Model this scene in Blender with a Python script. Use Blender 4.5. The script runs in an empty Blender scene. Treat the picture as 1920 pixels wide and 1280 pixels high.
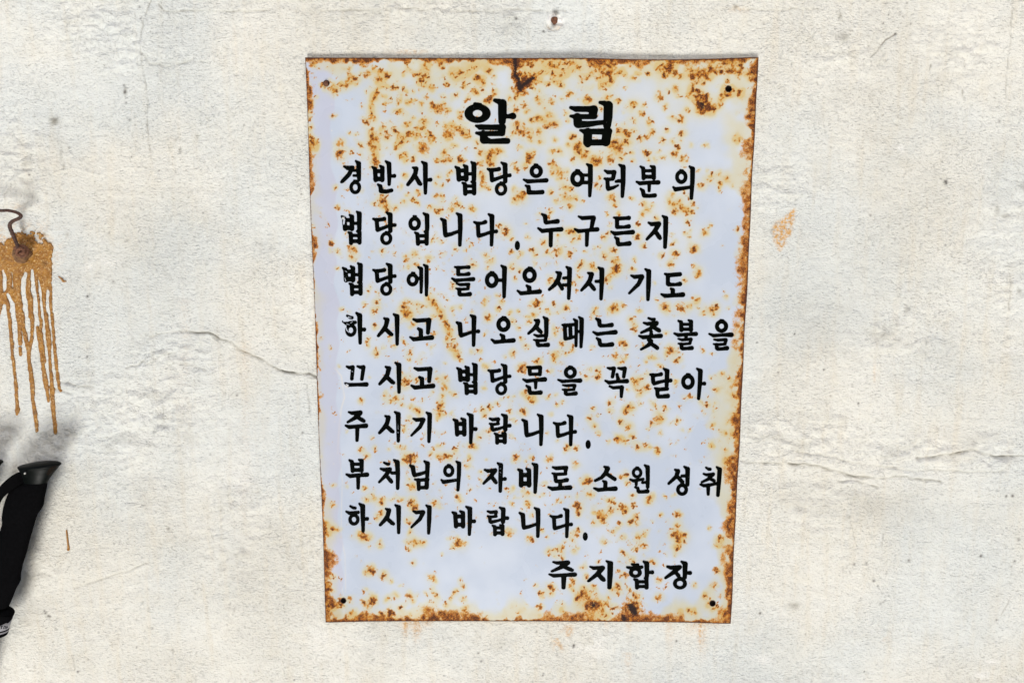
import bpy, math, random
import numpy as np
from mathutils import Vector, Matrix, Euler

random.seed(7)
rng = np.random.default_rng(11)
scene = bpy.context.scene
COL = scene.collection

# ------------------------------------------------------------------ camera
D = 0.80                      # metres from the wall
FPX = 1280.0                  # focal length in photo pixels (24 mm lens)
PITCH = math.radians(7.75)    # looking slightly down
cam_d = bpy.data.cameras.new('camera')
cam_d.sensor_width = 36.0
cam_d.lens = 24.0
cam_d.clip_start = 0.01
cam_d.clip_end = 200.0
cam = bpy.data.objects.new('camera', cam_d)
COL.objects.link(cam)
CAM = np.array([0.0, -D, 1.50])
cam.location = CAM
cam.rotation_euler = (math.radians(90) - PITCH, 0, 0)
scene.camera = cam

# ------------------------------------------------------------------ daylight
w = bpy.data.worlds.new('World'); scene.world = w; w.use_nodes = True
nt = w.node_tree
sky = nt.nodes.new('ShaderNodeTexSky'); sky.sky_type = 'NISHITA'; sky.sun_disc = False
sky.sun_elevation = math.radians(38); sky.sun_rotation = math.radians(160)
sky.air_density = 1.0; sky.dust_density = 2.5; sky.ozone_density = 1.0
bg = nt.nodes['Background']; nt.links.new(sky.outputs[0], bg.inputs['Color']); bg.inputs['Strength'].default_value = 0.12
# the wall stands in open shade: its light comes up off the bright courtyard in front of it,
# so shadows fall upwards and a little to the right as in the photograph
sun_d = bpy.data.lights.new('courtyard_sunlight', 'SUN')
sun_d.energy = 3.4; sun_d.angle = math.radians(20); sun_d.color = (1.0, 0.975, 0.925)
sun = bpy.data.objects.new('courtyard_sunlight', sun_d); COL.objects.link(sun)
sun.location = (-1.0, -3.0, 0.2)
sun.rotation_euler = Vector((0.12, 0.62, 0.68)).to_track_quat('-Z', 'Y').to_euler()
scene.view_settings.view_transform = 'Standard'
scene.view_settings.look = 'None'
scene.view_settings.gamma = 1.0
scene.view_settings.exposure = 0.18

# ------------------------------------------------------------------ helpers
CP, SP = math.cos(PITCH), math.sin(PITCH)
def at(px, py, y=0.0):
    """photo pixel -> world x, z on the vertical plane at depth y"""
    px = np.asarray(px, float); py = np.asarray(py, float)
    u = (px - 960) / FPX; v = (640 - py) / FPX
    dy = CP + v * SP; dz = v * CP - SP
    t = (y - CAM[1]) / dy
    return CAM[0] + u * t, CAM[2] + dz * t
def P3(px, py, y=0.0):
    x, z = at(px, py, y); return (float(x), float(y), float(z))

def tag(o, label=None, cat=None, group=None, kind=None):
    if label: o['label'] = label
    if cat: o['category'] = cat
    if group: o['group'] = group
    if kind: o['kind'] = kind
    return o
def link(name, me, mat=None, parent=None):
    o = bpy.data.objects.new(name, me); COL.objects.link(o)
    if mat: me.materials.append(mat)
    if parent: o.parent = parent
    return o
def thing(name, loc=(0, 0, 0)):
    o = bpy.data.objects.new(name, None); COL.objects.link(o); o.empty_display_size = 0.02
    return o
def mesh(name, verts, faces, smooth=True):
    me = bpy.data.meshes.new(name)
    me.from_pydata([tuple(map(float, v)) for v in verts], [], [tuple(int(i) for i in f) for f in faces])
    if smooth: me.polygons.foreach_set('use_smooth', [True] * len(me.polygons))
    me.update(); return me
def attr(me, name, arr):
    a = me.attributes.new(name, 'FLOAT', 'POINT'); a.data.foreach_set('value', np.ascontiguousarray(arr, dtype=np.float32).ravel())

def vnoise(h, w_, cell, seed, ay=None):
    """smooth value noise 0..1 on an h x w_ pixel grid"""
    r = np.random.default_rng(seed); ay = ay or cell
    gh, gw = int(h / ay) + 3, int(w_ / cell) + 3
    g = r.random((gh, gw))
    ys = np.arange(h) / ay; xs = np.arange(w_) / cell
    yi = ys.astype(int); xi = xs.astype(int); fy = ys - yi; fx = xs - xi
    fy = (fy * fy * (3 - 2 * fy))[:, None]; fx = (fx * fx * (3 - 2 * fx))[None, :]
    a = g[yi][:, xi]; b = g[yi][:, xi + 1]; c = g[yi + 1][:, xi]; d = g[yi + 1][:, xi + 1]
    return (a * (1 - fx) + b * fx) * (1 - fy) + (c * (1 - fx) + d * fx) * fy
def fbm(h, w_, cell, seed, octv=4, gain=0.5, asp=1.0):
    s = 0; n = 0; amp = 1
    for k in range(octv):
        c = max(cell / 2 ** k, 1.01)
        s = s + amp * vnoise(h, w_, c * asp, seed + k * 17, c); n += amp; amp *= gain
    return s / n
def sstep(a, b, x):
    t = np.clip((x - a) / (b - a), 0, 1); return t * t * (3 - 2 * t)

def grid_mesh(name, X, Y, Z, keep=None):
    h, w_ = X.shape
    co = np.stack([X, Y, Z], -1).reshape(-1, 3).astype(np.float32)
    idx = np.arange(h * w_).reshape(h, w_)
    q = np.stack([idx[1:, :-1], idx[1:, 1:], idx[:-1, 1:], idx[:-1, :-1]], -1).reshape(-1, 4)
    if keep is not None: q = q[keep.ravel()]
    me = bpy.data.meshes.new(name)
    me.vertices.add(len(co)); me.vertices.foreach_set('co', co.ravel())
    me.loops.add(q.size); me.loops.foreach_set('vertex_index', q.ravel().astype(np.int32))
    me.polygons.add(len(q)); me.polygons.foreach_set('loop_start', np.arange(0, q.size, 4, dtype=np.int32))
    me.polygons.foreach_set('use_smooth', np.ones(len(q), bool))
    me.update(calc_edges=True); return me

# distance fields ------------------------------------------------------------
def capsule(XX, YY, pts):
    """distance to a chain of discs joined by tapered strokes; pts = (x, y, r)"""
    d = None
    if len(pts) == 1: pts = [pts[0], pts[0]]
    for (x0, y0, r0), (x1, y1, r1) in zip(pts[:-1], pts[1:]):
        dx, dy = x1 - x0, y1 - y0; L = dx * dx + dy * dy + 1e-9
        t = np.clip(((XX - x0) * dx + (YY - y0) * dy) / L, 0, 1)
        e = np.hypot(XX - x0 - t * dx, YY - y0 - t * dy) - (r0 + (r1 - r0) * t)
        d = e if d is None else np.minimum(d, e)
    return d
def ellipse(XX, YY, cx, cy, rx, ry):
    q = np.hypot((XX - cx) / rx, (YY - cy) / ry)
    g = np.hypot((XX - cx) / rx ** 2, (YY - cy) / ry ** 2) + 1e-9
    return np.where(q < 0.05, -min(rx, ry), q * (q - 1) / g)
def smin(a, b, k):
    h = np.clip(0.5 + 0.5 * (b - a) / k, 0, 1)
    return b * (1 - h) + a * h - k * h * (1 - h)
def polygon(XX, YY, pts):
    ins = np.zeros(XX.shape, bool); d = np.full(XX.shape, 1e9)
    n = len(pts)
    for i in range(n):
        x0, y0 = pts[i]; x1, y1 = pts[(i + 1) % n]
        c = ((y0 > YY) != (y1 > YY))
        with np.errstate(divide='ignore', invalid='ignore'):
            xi = (x1 - x0) * (YY - y0) / ((y1 - y0) if y1 != y0 else 1e-9) + x0
        ins ^= c & (XX < xi)
        dx, dy = x1 - x0, y1 - y0; L = dx * dx + dy * dy + 1e-9
        t = np.clip(((XX - x0) * dx + (YY - y0) * dy) / L, 0, 1)
        d = np.minimum(d, np.hypot(XX - x0 - t * dx, YY - y0 - t * dy))
    return np.where(ins, -d, d)

def contour(F, gx, gy):
    """filled marching squares of F < 0 on the grid gx, gy -> 2-D verts, faces"""
    verts = []; vid = {}; faces = []
    h, w_ = F.shape
    def corner(j, i):
        k = (j, i, 0)
        if k not in vid: vid[k] = len(verts); verts.append((gx[i], gy[j]))
        return vid[k]
    def edge(j, i, hor):
        k = (j, i, 1 if hor else 2)
        if k not in vid:
            a = F[j, i]; b = F[j, i + 1] if hor else F[j + 1, i]
            t = min(max(a / (a - b), 0.02), 0.98); vid[k] = len(verts)
            verts.append((gx[i] + t * (gx[i + 1] - gx[i]), gy[j]) if hor else (gx[i], gy[j] + t * (gy[j + 1] - gy[j])))
        return vid[k]
    I = F < 0
    c = I[:-1, :-1] | I[1:, :-1] | I[:-1, 1:] | I[1:, 1:]
    for j, i in zip(*np.nonzero(c)):
        j = int(j); i = int(i)
        cs = [(j, i), (j, i + 1), (j + 1, i + 1), (j + 1, i)]
        es = [(j, i, True), (j, i + 1, False), (j + 1, i, True), (j, i, False)]
        poly = []
        for k in range(4):
            a = I[cs[k]]; b = I[cs[(k + 1) % 4]]
            if a: poly.append(corner(*cs[k]))
            if a != b: poly.append(edge(*es[k]))
        if len(poly) > 2: faces.append(poly)
    return verts, faces
def raised(name, F, gx, gy, topf, thick):
    """mesh of a flat raised shape with side walls; topf(px, py) -> y of its front"""
    v2, faces = contour(F, gx, gy)
    if not faces: return None
    a = np.array(v2); yt = topf(a[:, 0], a[:, 1])
    x, z = at(a[:, 0], a[:, 1], yt)
    n = len(a)
    x2, z2 = x, z
    verts = [(x[i], yt[i], z[i]) for i in range(n)] + [(x2[i], yt[i] + thick, z2[i]) for i in range(n)]
    cnt = {}
    for f in faces:
        for p, q in zip(f, f[1:] + f[:1]):
            cnt[(p, q)] = cnt.get((p, q), 0) + 1
    out = [f[::-1] for f in faces]
    for (p, q) in cnt:
        if (q, p) not in cnt: out.append([p, q, q + n, p + n])
    out = [f for f in out]
    me = mesh(name, verts, out, smooth=False)
    return me

# node helpers ---------------------------------------------------------------
class M:
    def __init__(s, name):
        s.m = bpy.data.materials.new(name); s.m.use_nodes = True; s.t = s.m.node_tree
        s.b = s.t.nodes['Principled BSDF']; s.co = s.t.nodes.new('ShaderNodeTexCoord')
    def n(s, typ, **kw):
        x = s.t.nodes.new(typ)
        for k, v in kw.items(): setattr(x, k, v)
        return x
    def l(s, a, b): s.t.links.new(a, b)
    def noise(s, scale, detail=2.0, rough=0.5, stretch=None, dist=0.0):
        x = s.n('ShaderNodeTexNoise'); x.inputs['Scale'].default_value = scale
        x.inputs['Detail'].default_value = detail; x.inputs['Roughness'].default_value = rough
        x.inputs['Distortion'].default_value = dist
        if stretch:
            m = s.n('ShaderNodeMapping'); m.inputs['Scale'].default_value = stretch
            s.l(s.co.outputs['Object'], m.inputs[0]); s.l(m.outputs[0], x.inputs['Vector'])
        else: s.l(s.co.outputs['Object'], x.inputs['Vector'])
        return x.outputs['Fac']
    def attr(s, name):
        x = s.n('ShaderNodeAttribute', attribute_name=name); return x.outputs['Fac']
    def val(s, a, inp):
        if isinstance(a, (int, float)): inp.default_value = a
        else: s.l(a, inp)
    def math(s, op, a, b=0.0, c=None, clamp=False):
        x = s.n('ShaderNodeMath', operation=op, use_clamp=clamp)
        s.val(a, x.inputs[0]); s.val(b, x.inputs[1])
        if c is not None: s.val(c, x.inputs[2])
        return x.outputs[0]
    def step(s, a, lo, hi, t0=0.0, t1=1.0):
        x = s.n('ShaderNodeMapRange', interpolation_type='SMOOTHSTEP')
        s.val(a, x.inputs[0]); x.inputs[1].default_value = lo; x.inputs[2].default_value = hi
        x.inputs[3].default_value = t0; x.inputs[4].default_value = t1
        return x.outputs[0]
    def mix(s, f, a, b):
        x = s.n('ShaderNodeMix', data_type='RGBA'); s.val(f, x.inputs[0])
        for v, i in ((a, 6), (b, 7)):
            if isinstance(v, tuple): x.inputs[i].default_value = (*v, 1)
            else: s.l(v, x.inputs[i])
        return x.outputs[2]
    def color(s, c):
        if isinstance(c, tuple): s.b.inputs['Base Color'].default_value = (*c, 1)
        else: s.l(c, s.b.inputs['Base Color'])
    def rough(s, r): s.val(r, s.b.inputs['Roughness'])
    def bump(s, h, dist, strength=1.0):
        x = s.n('ShaderNodeBump'); x.inputs['Distance'].default_value = dist; x.inputs['Strength'].default_value = strength
        s.l(h, x.inputs['Height']); s.l(x.outputs[0], s.b.inputs['Normal']); return x

# ------------------------------------------------------------------ materials
def mat_wall():
    k = M('painted_plaster')
    big = k.noise(5, 4, 0.6); mid = k.noise(38, 5, 0.6); fin = k.noise(420, 3, 0.6)
    streak = k.noise(26, 3, 0.5, stretch=(3.2, 1, 0.35))
    c = k.mix(k.step(big, 0.35, 0.65), (0.638, 0.634, 0.588), (0.698, 0.695, 0.650))
    c = k.mix(k.math('MULTIPLY', k.step(mid, 0.44, 0.76), 0.36), c, (0.590, 0.560, 0.475))
    c = k.mix(k.math('MULTIPLY', k.step(streak, 0.48, 0.72), 0.50), c, (0.64, 0.60, 0.51))
    c = k.mix(k.math('MULTIPLY', k.step(k.noise(75, 4, 0.65), 0.56, 0.74), 0.30), c, (0.76, 0.77, 0.74))
    c = k.mix(k.math('MULTIPLY', k.step(fin, 0.58, 0.80), 0.28), c, (0.34, 0.32, 0.28))
    pits = k.math('MULTIPLY', k.step(k.noise(330, 3, 0.6, stretch=(0.72, 1, 1.15)), 0.40, 0.30), k.step(k.noise(22, 3, .6), .3, .7, .35, 1.0))
    c = k.mix(k.math('MULTIPLY', pits, 0.34), c, (0.26, 0.25, 0.21))  # grime in the pits, with their small shadows painted into the colour
    c = k.mix(k.attr('cool'), c, (0.48, 0.575, 0.65))
    c = k.mix(k.attr('white'), c, (0.80, 0.80, 0.78))
    c = k.mix(k.attr('dirt'), c, (0.165, 0.150, 0.115))
    och = k.math('MULTIPLY', k.attr('ochre'), k.step(k.noise(300, 3, 0.6), 0.30, 0.62))
    c = k.mix(och, c, (0.56, 0.31, 0.095))
    c = k.mix(k.attr('speck'), c, (0.020, 0.014, 0.010))
    k.color(c); k.rough(0.85); k.b.inputs['Specular IOR Level'].default_value = 0.25
    pit = k.step(k.noise(330, 3, 0.6, stretch=(0.72, 1, 1.15)), 0.30, 0.47)
    h = k.math('ADD', k.math('MULTIPLY', k.noise(430, 2, 0.7, stretch=(0.9, 1, 1.1)), 0.95), k.math('MULTIPLY', k.noise(120, 2, 0.5), 0.25))
    h = k.math('ADD', h, k.math('MULTIPLY', pit, 0.30))
    h = k.math('MULTIPLY', h, k.step(k.noise(9, 3, 0.6), 0.30, 0.70, 0.55, 1.0))
    k.bump(h, 0.0026, 1.0)
    return k.m
def mat_sign():
    k = M('rusted_white_enamel')
    rc = k.attr('rust'); rh = k.attr('halo'); dk = k.attr('dark'); ed = k.attr('edge')
    nA = k.noise(680, 3, 0.68); nB = k.noise(1050, 2, 0.6); nC = k.noise(45, 4, 0.6); nD = k.noise(240, 3, 0.6); nE = k.noise(640, 2, 0.7)
    cl = k.noise(14, 3, 0.5)
    c = k.mix(k.step(cl, 0.35, 0.7), (0.400, 0.456, 0.556), (0.465, 0.516, 0.605))
    c = k.mix(k.math('MULTIPLY', k.attr('film'), k.step(k.noise(120, 4, 0.6), 0.2, 0.8, 0.4, 1.0)), c, (0.60, 0.56, 0.50))
    c = k.mix(k.attr('strip'), c, (0.400, 0.405, 0.505))
    hal = k.math('MULTIPLY', rh, k.step(nC, 0.25, 0.7, 0.65, 1.1), clamp=True)
    c = k.mix(k.math('MULTIPLY', k.step(hal, 0.0, 0.50), 0.72), c, (0.480, 0.450, 0.300))
    c = k.mix(k.math('MULTIPLY', k.step(hal, 0.40, 0.95), 0.70), c, (0.470, 0.330, 0.090))
    v = k.math('ADD', rc, k.math('MULTIPLY', k.math('SUBTRACT', nA, 0.5), 0.95))
    c = k.mix(k.math('MULTIPLY', k.step(v, 0.16, 0.56), 0.85), c, (0.455, 0.205, 0.012))
    vf = k.math('ADD', v, k.math('MULTIPLY', k.math('SUBTRACT', nE, 0.5), 1.1))
    c = k.mix(k.math('MULTIPLY', k.step(vf, 0.46, 0.85), 0.92), c, k.mix(k.step(nD, .35, .65), (0.400, 0.118, 0.004), (0.235, 0.055, 0.003)))
    v2 = k.math('ADD', rc, k.math('MULTIPLY', k.math('SUBTRACT', nB, 0.5), 2.1))
    c = k.mix(k.math('MULTIPLY', k.step(v2, 0.72, 1.0), 0.92), c, (0.048, 0.012, 0.003))
    ve = k.math('ADD', ed, k.math('MULTIPLY', k.math('SUBTRACT', nD, 0.5), 0.9))
    c = k.mix(k.math('MULTIPLY', k.step(ve, 0.40, 0.80), 0.90), c, (0.050, 0.014, 0.004))
    vd = k.math('ADD', dk, k.math('MULTIPLY', k.math('SUBTRACT', nE, 0.5), 1.3))
    c = k.mix(k.step(vd, 0.36, 0.80), c, (0.014, 0.004, 0.003))
    k.color(c)
    rm = k.step(v, 0.35, 0.6)
    r = k.math('ADD', k.math('MULTIPLY_ADD', rm, 0.55, 0.22), k.math('MULTIPLY', cl, 0.12))
    k.rough(r); k.b.inputs['Specular IOR Level'].default_value = 0.35
    h = k.math('ADD', k.math('MULTIPLY', rm, nB), k.math('MULTIPLY', k.noise(30, 2, 0.5), 0.5))
    k.bump(h, 0.0004, 0.6)
    return k.m
def mat_simple(name, c1, c2, scale, rough, bump=0.0, metal=0.0, spec=0.5):
    k = M(name); n = k.noise(scale, 4, 0.6)
    k.color(k.mix(k.step(n, 0.35, 0.68), c1, c2)); k.rough(k.step(n, 0.2, 0.8, rough - 0.06, rough + 0.08))
    k.b.inputs['Metallic'].default_value = metal; k.b.inputs['Specular IOR Level'].default_value = spec
    if bump: k.bump(k.noise(scale * 2.2, 3, 0.6), bump, 0.8)
    return k.m
def mat_letter():
    k = M('black_lettering_paint')
    n = k.noise(60, 3, 0.6); c = k.mix(k.step(n, 0.35, 0.7), (0.0006, 0.0010, 0.0008), (0.0012, 0.0022, 0.0016))
    sp = k.noise(900, 1, 0.5)
    c = k.mix(k.math('MULTIPLY', k.step(sp, 0.79, 0.83), 0.5), c, (0.35, 0.36, 0.38))
    k.color(c); k.rough(0.45); k.b.inputs['Specular IOR Level'].default_value = 0.02
    return k.m
def mat_glue():
    k = M('brown_resin')
    n = k.noise(160, 4, 0.65); n2 = k.noise(480, 3, 0.6)
    c = k.mix(k.step(n, 0.35, 0.65), (0.38, 0.180, 0.028), (0.25, 0.105, 0.014))
    c = k.mix(k.math('MULTIPLY', k.step(n2, 0.54, 0.70), 0.70), c, (0.64, 0.47, 0.23))
    c = k.mix(k.math('MULTIPLY', k.step(k.noise(55, 3, 0.5), 0.62, 0.75), 0.7), c, (0.10, 0.042, 0.012))
    k.color(c); k.rough(0.34); k.bump(k.math('ADD', n, n2), 0.0020, 0.9)
    return k.m
MW = mat_wall(); MS = mat_sign(); ML = mat_letter(); MG = mat_glue()
MIRON = mat_simple('rusty_iron', (0.075, 0.030, 0.018), (0.024, 0.011, 0.009), 500, 0.65, 0.0006)
MIRON_B = mat_simple('red_brown_rust', (0.16, 0.062, 0.028), (0.075, 0.028, 0.014), 420, 0.75, 0.0006)
MRUSTM = mat_simple('rust_dust', (0.20, 0.10, 0.040), (0.09, 0.045, 0.020), 260, 0.85, 0.0012)
MHOLE = mat_simple('dark_hole', (0.006, 0.004, 0.003), (0.012, 0.008, 0.005), 300, 0.9, spec=0.1)
MBLK = mat_simple('matt_black_foam', (0.0022, 0.0022, 0.0026), (0.0034, 0.0034, 0.004), 300, 0.9, 0.0003, spec=0.02)
MPLAS = mat_simple('dark_grip_plastic', (0.0022, 0.0034, 0.0030), (0.0035, 0.0046, 0.0046), 90, 0.40, spec=0.07)
MWEB = mat_simple('black_webbing', (0.0012, 0.0012, 0.0014), (0.0028, 0.0028, 0.0032), 1200, 0.85, 0.0003, spec=0.03)
MALU = mat_simple('pale_grey_sleeve', (0.30, 0.30, 0.33), (0.24, 0.24, 0.27), 120, 0.4)
MWHT = mat_simple('white_dot', (0.55, 0.55, 0.52), (0.45, 0.45, 0.42), 200, 0.5)

# ================================================================== WALL
SPC = 2.0
wx = np.arange(-160, 2081, SPC); wy = np.arange(-140, 1421, SPC)
PX, PY = np.meshgrid(wx, wy)
H_, W_ = PX.shape
def gauss(x, y, rx, ry, p=1.0): return np.exp(-(((PX - x) / rx) ** 2 + ((PY - y) / ry) ** 2) ** p)
def trace(pts, off, sc):
    return [(x / sc + off[0], y / sc + off[1]) for x, y in pts]
def polyd(pts, wob=2.0, seed=0):
    """distance to a wandering line"""
    ox = (vnoise(H_, W_, 5, seed + 1) - 0.5) * 2 * wob; oy = (vnoise(H_, W_, 6, seed + 2) - 0.5) * 2 * wob
    return capsule(PX + ox, PY + oy, [(x, y, 0) for x, y in pts])
height = (fbm(H_, W_, 60, 1, 5) - 0.5) * 0.0030
dirt = np.zeros_like(PX); ochre = np.zeros_like(PX); speck = np.zeros_like(PX); white = np.zeros_like(PX); cool = np.zeros_like(PX)
# rough trowelled patches
rough = np.zeros_like(PX)
for (x, y, rx, ry, a) in [(250, 775, 150, 75, 1.0), (330, 665, 90, 40, .8), (170, 735, 80, 50, .7), (255, 850, 70, 40, .8), (1640, 848, 320, 34, .72), (1860, 850, 110, 40, .7),
        (185, 50, 80, 60, .9), (240, 95, 60, 50, .6), (40, 320, 45, 110, .7), (1800, 85, 60, 60, .7), (1500, 820, 130, 50, .8), (1460, 340, 60, 50, .7), (1570, 100, 60, 35, .6),
        (455, 960, 70, 70, .6), (430, 1000, 50, 120, .5), (1530, 940, 90, 60, .6), (1900, 480, 80, 160, .5), (1690, 640, 120, 90, .4), (60, 1060, 70, 40, .5), (250, 930, 90, 50, .4), (90, 830, 90, 60, .5), (760, 22, 190, 12, .8), (962, 38, 26, 30, .8), (960, 66, 10, 8, .8)]:
    rough = np.maximum(rough, a * gauss(x, y, rx, ry, 1.2))
ridge = np.abs(fbm(H_, W_, 8, 5, 3, asp=1.7) - 0.5) * 2
lump = fbm(H_, W_, 6, 9, 2, asp=1.6) - 0.5
height += rough * (ridge * 0.0036 + lump * 0.0048)
height += lump * 0.0011 + (fbm(H_, W_, 5, 33, 2) - 0.5) * 0.0009
dirt += rough * sstep(0.42, 0.2, fbm(H_, W_, 10, 5, 3, asp=1.8)) * 0.26
# cracks: (points, width px, depth m, dirt, step up)
L2 = (0, 560); R3 = (1320, 0); R5 = (1320, 760); ZS = 3.2
cracks = [
    (trace([(1110, 190), (1180, 205), (1250, 205), (1320, 245), (1400, 270), (1440, 310), (1530, 345), (1600, 385), (1640, 415), (1750, 440), (1850, 445), (1900, 470)], L2, ZS), 1.5, .0040, .75, .0022),
    (trace([(900, 230), (960, 215), (1110, 190)], L2, ZS), 1.2, .0014, .25, .0008),
    (trace([(770, 415), (820, 400), (860, 370), (880, 395), (960, 345), (1030, 330)], L2, ZS), 1.3, .0022, .36, .0010),
    (trace([(350, 500), (430, 512), (480, 530), (560, 530)], L2, ZS), 1.2, .0018, .35, .0008),
    (trace([(320, 540), (360, 550), (430, 570)], L2, ZS), 1.2, .0018, .35, .0006),
    (trace([(1090, 395), (1150, 390), (1240, 430)], L2, ZS), 1.1, .0014, .25, .0005),
    (trace([(910, -60), (905, 0), (880, 60), (860, 130), (840, 230), (845, 320), (860, 430), (885, 590), (880, 760), (895, 850), (905, 950)], (0, 0), ZS), .9, .0012, .45, 0),
    (trace([(950, 25), (985, 60), (1020, 75), (1130, 68), (1300, 66), (1440, 70), (1600, 66)], (0, 0), ZS), 1.1, .0020, .40, .0009),
    (trace([(850, 320), (900, 380), (990, 400), (1080, 385), (1170, 345), (1160, 320)], (0, 0), ZS), 1.4, .0016, .30, .0009),
    (trace([(900, 380), (1100, 380), (1220, 370)], (0, 0), ZS), 1.0, .0008, .22, .0),
    (trace([(300, 1050), (450, 1010), (600, 1052), (750, 1010), (880, 1000)], (0, 0), ZS), 1.2, -.0006, 0, .0006),
    (trace([(20, 1250), (40, 1160), (70, 1100)], (0, 0), ZS), .9, .0008, .25, 0),
    (trace([(360, 245), (470, 235), (620, 245)], (0, 0), ZS), 1.2, .0010, .18, .0004),
    (trace([(230, 335), (330, 345), (440, 340), (600, 350), (720, 370), (770, 385), (820, 405), (940, 430), (1100, 430), (1180, 430), (1280, 435), (1350, 450), (1420, 458)], R5, ZS), 1.6, .0032, .55, .0022),
    (trace([(800, 450), (930, 455), (980, 470), (1040, 490)], R5, ZS), 1.3, .0020, .40, -.0014),
    (trace([(1280, 312), (1400, 305), (1500, 292), (1600, 262), (1720, 300), (1800, 305), (1920, 310), (2100, 330)], R5, ZS), 1.5, .0034, .55, .0014),
    (trace([(240, 185), (340, 190), (430, 195), (700, 230)], R5, ZS), 1.1, .0016, .28, .0006),
    (trace([(560, 280), (760, 300), (900, 345), (1100, 370), (1300, 390), (1500, 395), (1800, 395)], R5, ZS), 1.3, .0020, .28, .0010),
    (trace([(120, 50), (180, 55), (300, 58), (420, 58), (700, 56)], R3, ZS), 1.1, .0013, .28, .0005),
    (trace([(1000, 345), (1040, 310), (1090, 240), (1150, 203)], R3, ZS), .9, .0010, .70, 0),
    (trace([(1856, -60), (1850, 60), (1838, 250), (1820, 400), (1810, 600)], R3, ZS), .9, .0008, .40, 0),
    (trace([(1548, 540), (1552, 575), (1562, 600)], R3, ZS), 1.0, .0008, .65, 0),
    (trace([(1360, 390), (1348, 425)], R3, ZS), 1.0, .0008, .6, 0),
    (trace([(880, 690), (900, 780), (915, 848)], R5, ZS), .8, .0006, .45, 0),
    (trace([(1080, 770), (1065, 840)], R5, ZS), .8, .0004, .35, 0),
    (trace([(1838, 435), (1837, 545), (1830, 640)], (1320, 380), ZS), .9, .0008, .55, 0),
    (trace([(700, 385), (790, 355), (900, 325), (1030, 282), (1100, 255), (1210, 225), (1300, 180), (1400, 150)], (0, 1024), 5), 1.0, .0012, .38, .0004),
    ([(600, 21), (640, 19), (700, 20), (770, 17), (840, 21), (900, 23), (960, 18), (1010, 21), (1060, 20)], 1.1, .0016, .40, .0006),
    (trace([(660, 1000), (690, 1080), (698, 1170)], (0, 1024), 5), .7, .0004, .40, 0),
    (trace([(975, 620), (985, 780)], L2, ZS), .8, .0004, .30, 0),
    (trace([(1845, 520), (1850, 600), (1856, 670)], L2, ZS), .8, .0004, .40, 0),
    (trace([(1840, 1150), (1785, 1255)], R5, ZS), .8, .0004, .4, 0),
]
for i, (pts, wd, dep, di, up) in enumerate(cracks):
    d = polyd(pts, 2.2 if wd > 1 else 1.2, 100 + i * 7)
    br = 0.38 + 0.75 * sstep(.2, .75, fbm(H_, W_, 11, 300 + i, 2))
    height -= dep * np.exp(-(d / (wd + 0.7)) ** 2) * br * 0.85
    dirt = np.maximum(dirt, min(di * 1.05, 1) * np.exp(-(d / (wd + .25)) ** 2) * br)
    if up:   # plaster above the crack stands a little proud
        xs = np.array([p[0] for p in pts]); ys = np.array([p[1] for p in pts]); o = np.argsort(xs)
        yl = np.interp(PX, xs[o], ys[o]); inx = sstep(xs.min() - 5, xs.min() + 45, PX) * sstep(xs.max() + 5, xs.max() - 45, PX)
        height += up * inx * np.where(PY < yl, np.exp(-(yl - PY) / 16), 0) * 0.7
# soot, scuffs and grime  (x, y, rx, ry, strength)
gn = fbm(H_, W_, 8, 40, 3)
for (x, y, rx, ry, a) in [(102, 226, 8, 12, .8), (104, 245, 4, 14, .45), (108, 262, 4, 18, .35), (114, 290, 3, 20, .4), (120, 315, 2.5, 12, .55), (1583, 70, 12, 10, .45), (1575, 30, 4, 7, .6),
        (1648, 620, 12, 18, .40), (1655, 630, 16, 10, .3), (1490, 1135, 14, 6, .45), (1580, 1105, 0.1, .1, 0), (60, 1140, 26, 8, .30), (1180, 1195, 0.1, .1, 0), (125, 438, 5, 5, .8), (83, 440, 4, 4, .8),
        (1885, 405, 8, 4, .5), (1870, 395, 5, 10, .45), (1858, 690, 4, 4, .6), (1855, 715, 7, 6, .35), (1857, 1150, 0.1, .1, 0), (1700, 580, 5, 9, .4), (1592, 970, 6, 5, .4), (1590, 975, 12, 9, .2), (700, 1175, 14, 10, .18),
        (700, 1230, 30, 30, .16), (740, 1200, 60, 40, .10), (900, 1190, 90, 50, .09), (370, 255, 3, 8, .4), (235, 170, 3, 8, .6), (1920, 350, 8, 8, .6), (1912, 540, 5, 14, .5), (310, 262, 5, 4, .5), (330, 262, 3, 3, .5), (314, 1191, 4, 8, .2), (316, 991, 3, 4, .7)]:
    dirt = np.maximum(dirt, a * gauss(x, y, rx, ry) * sstep(.30, .62, gn))
# brownish damp blotches
bn = fbm(H_, W_, 30, 60, 4)
for (x, y, rx, ry, a) in [(1570, 945, 130, 34, .20), (1740, 960, 130, 30, .14), (1500, 930, 60, 30, .14), (1600, 640, 180, 60, .05), (1570, 230, 160, 130, .06), (1760, 60, 140, 80, .08), (1790, 150, 60, 40, .06),
        (360, 1000, 120, 120, .05), (480, 1060, 80, 90, .07), (1470, 1080, 120, 60, .06), (250, 480, 140, 80, .06), (940, 70, 500, 30, .05), (700, 40, 260, 50, .07), (1480, 640, 140, 120, .10), (1620, 560, 160, 110, .09), (480, 760, 90, 200, .10), (150, 560, 120, 120, .09), (380, 470, 120, 100, .06), (1780, 760, 160, 80, .07), (1680, 300, 190, 170, .08), (120, 300, 90, 60, .09), (1160, 1220, 160, 50, .06), ]:
    dirt = np.maximum(dirt, dirt + .72 * a * gauss(x, y, rx, ry) * (.45 + .9 * sstep(.1, .9, bn)))
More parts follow.
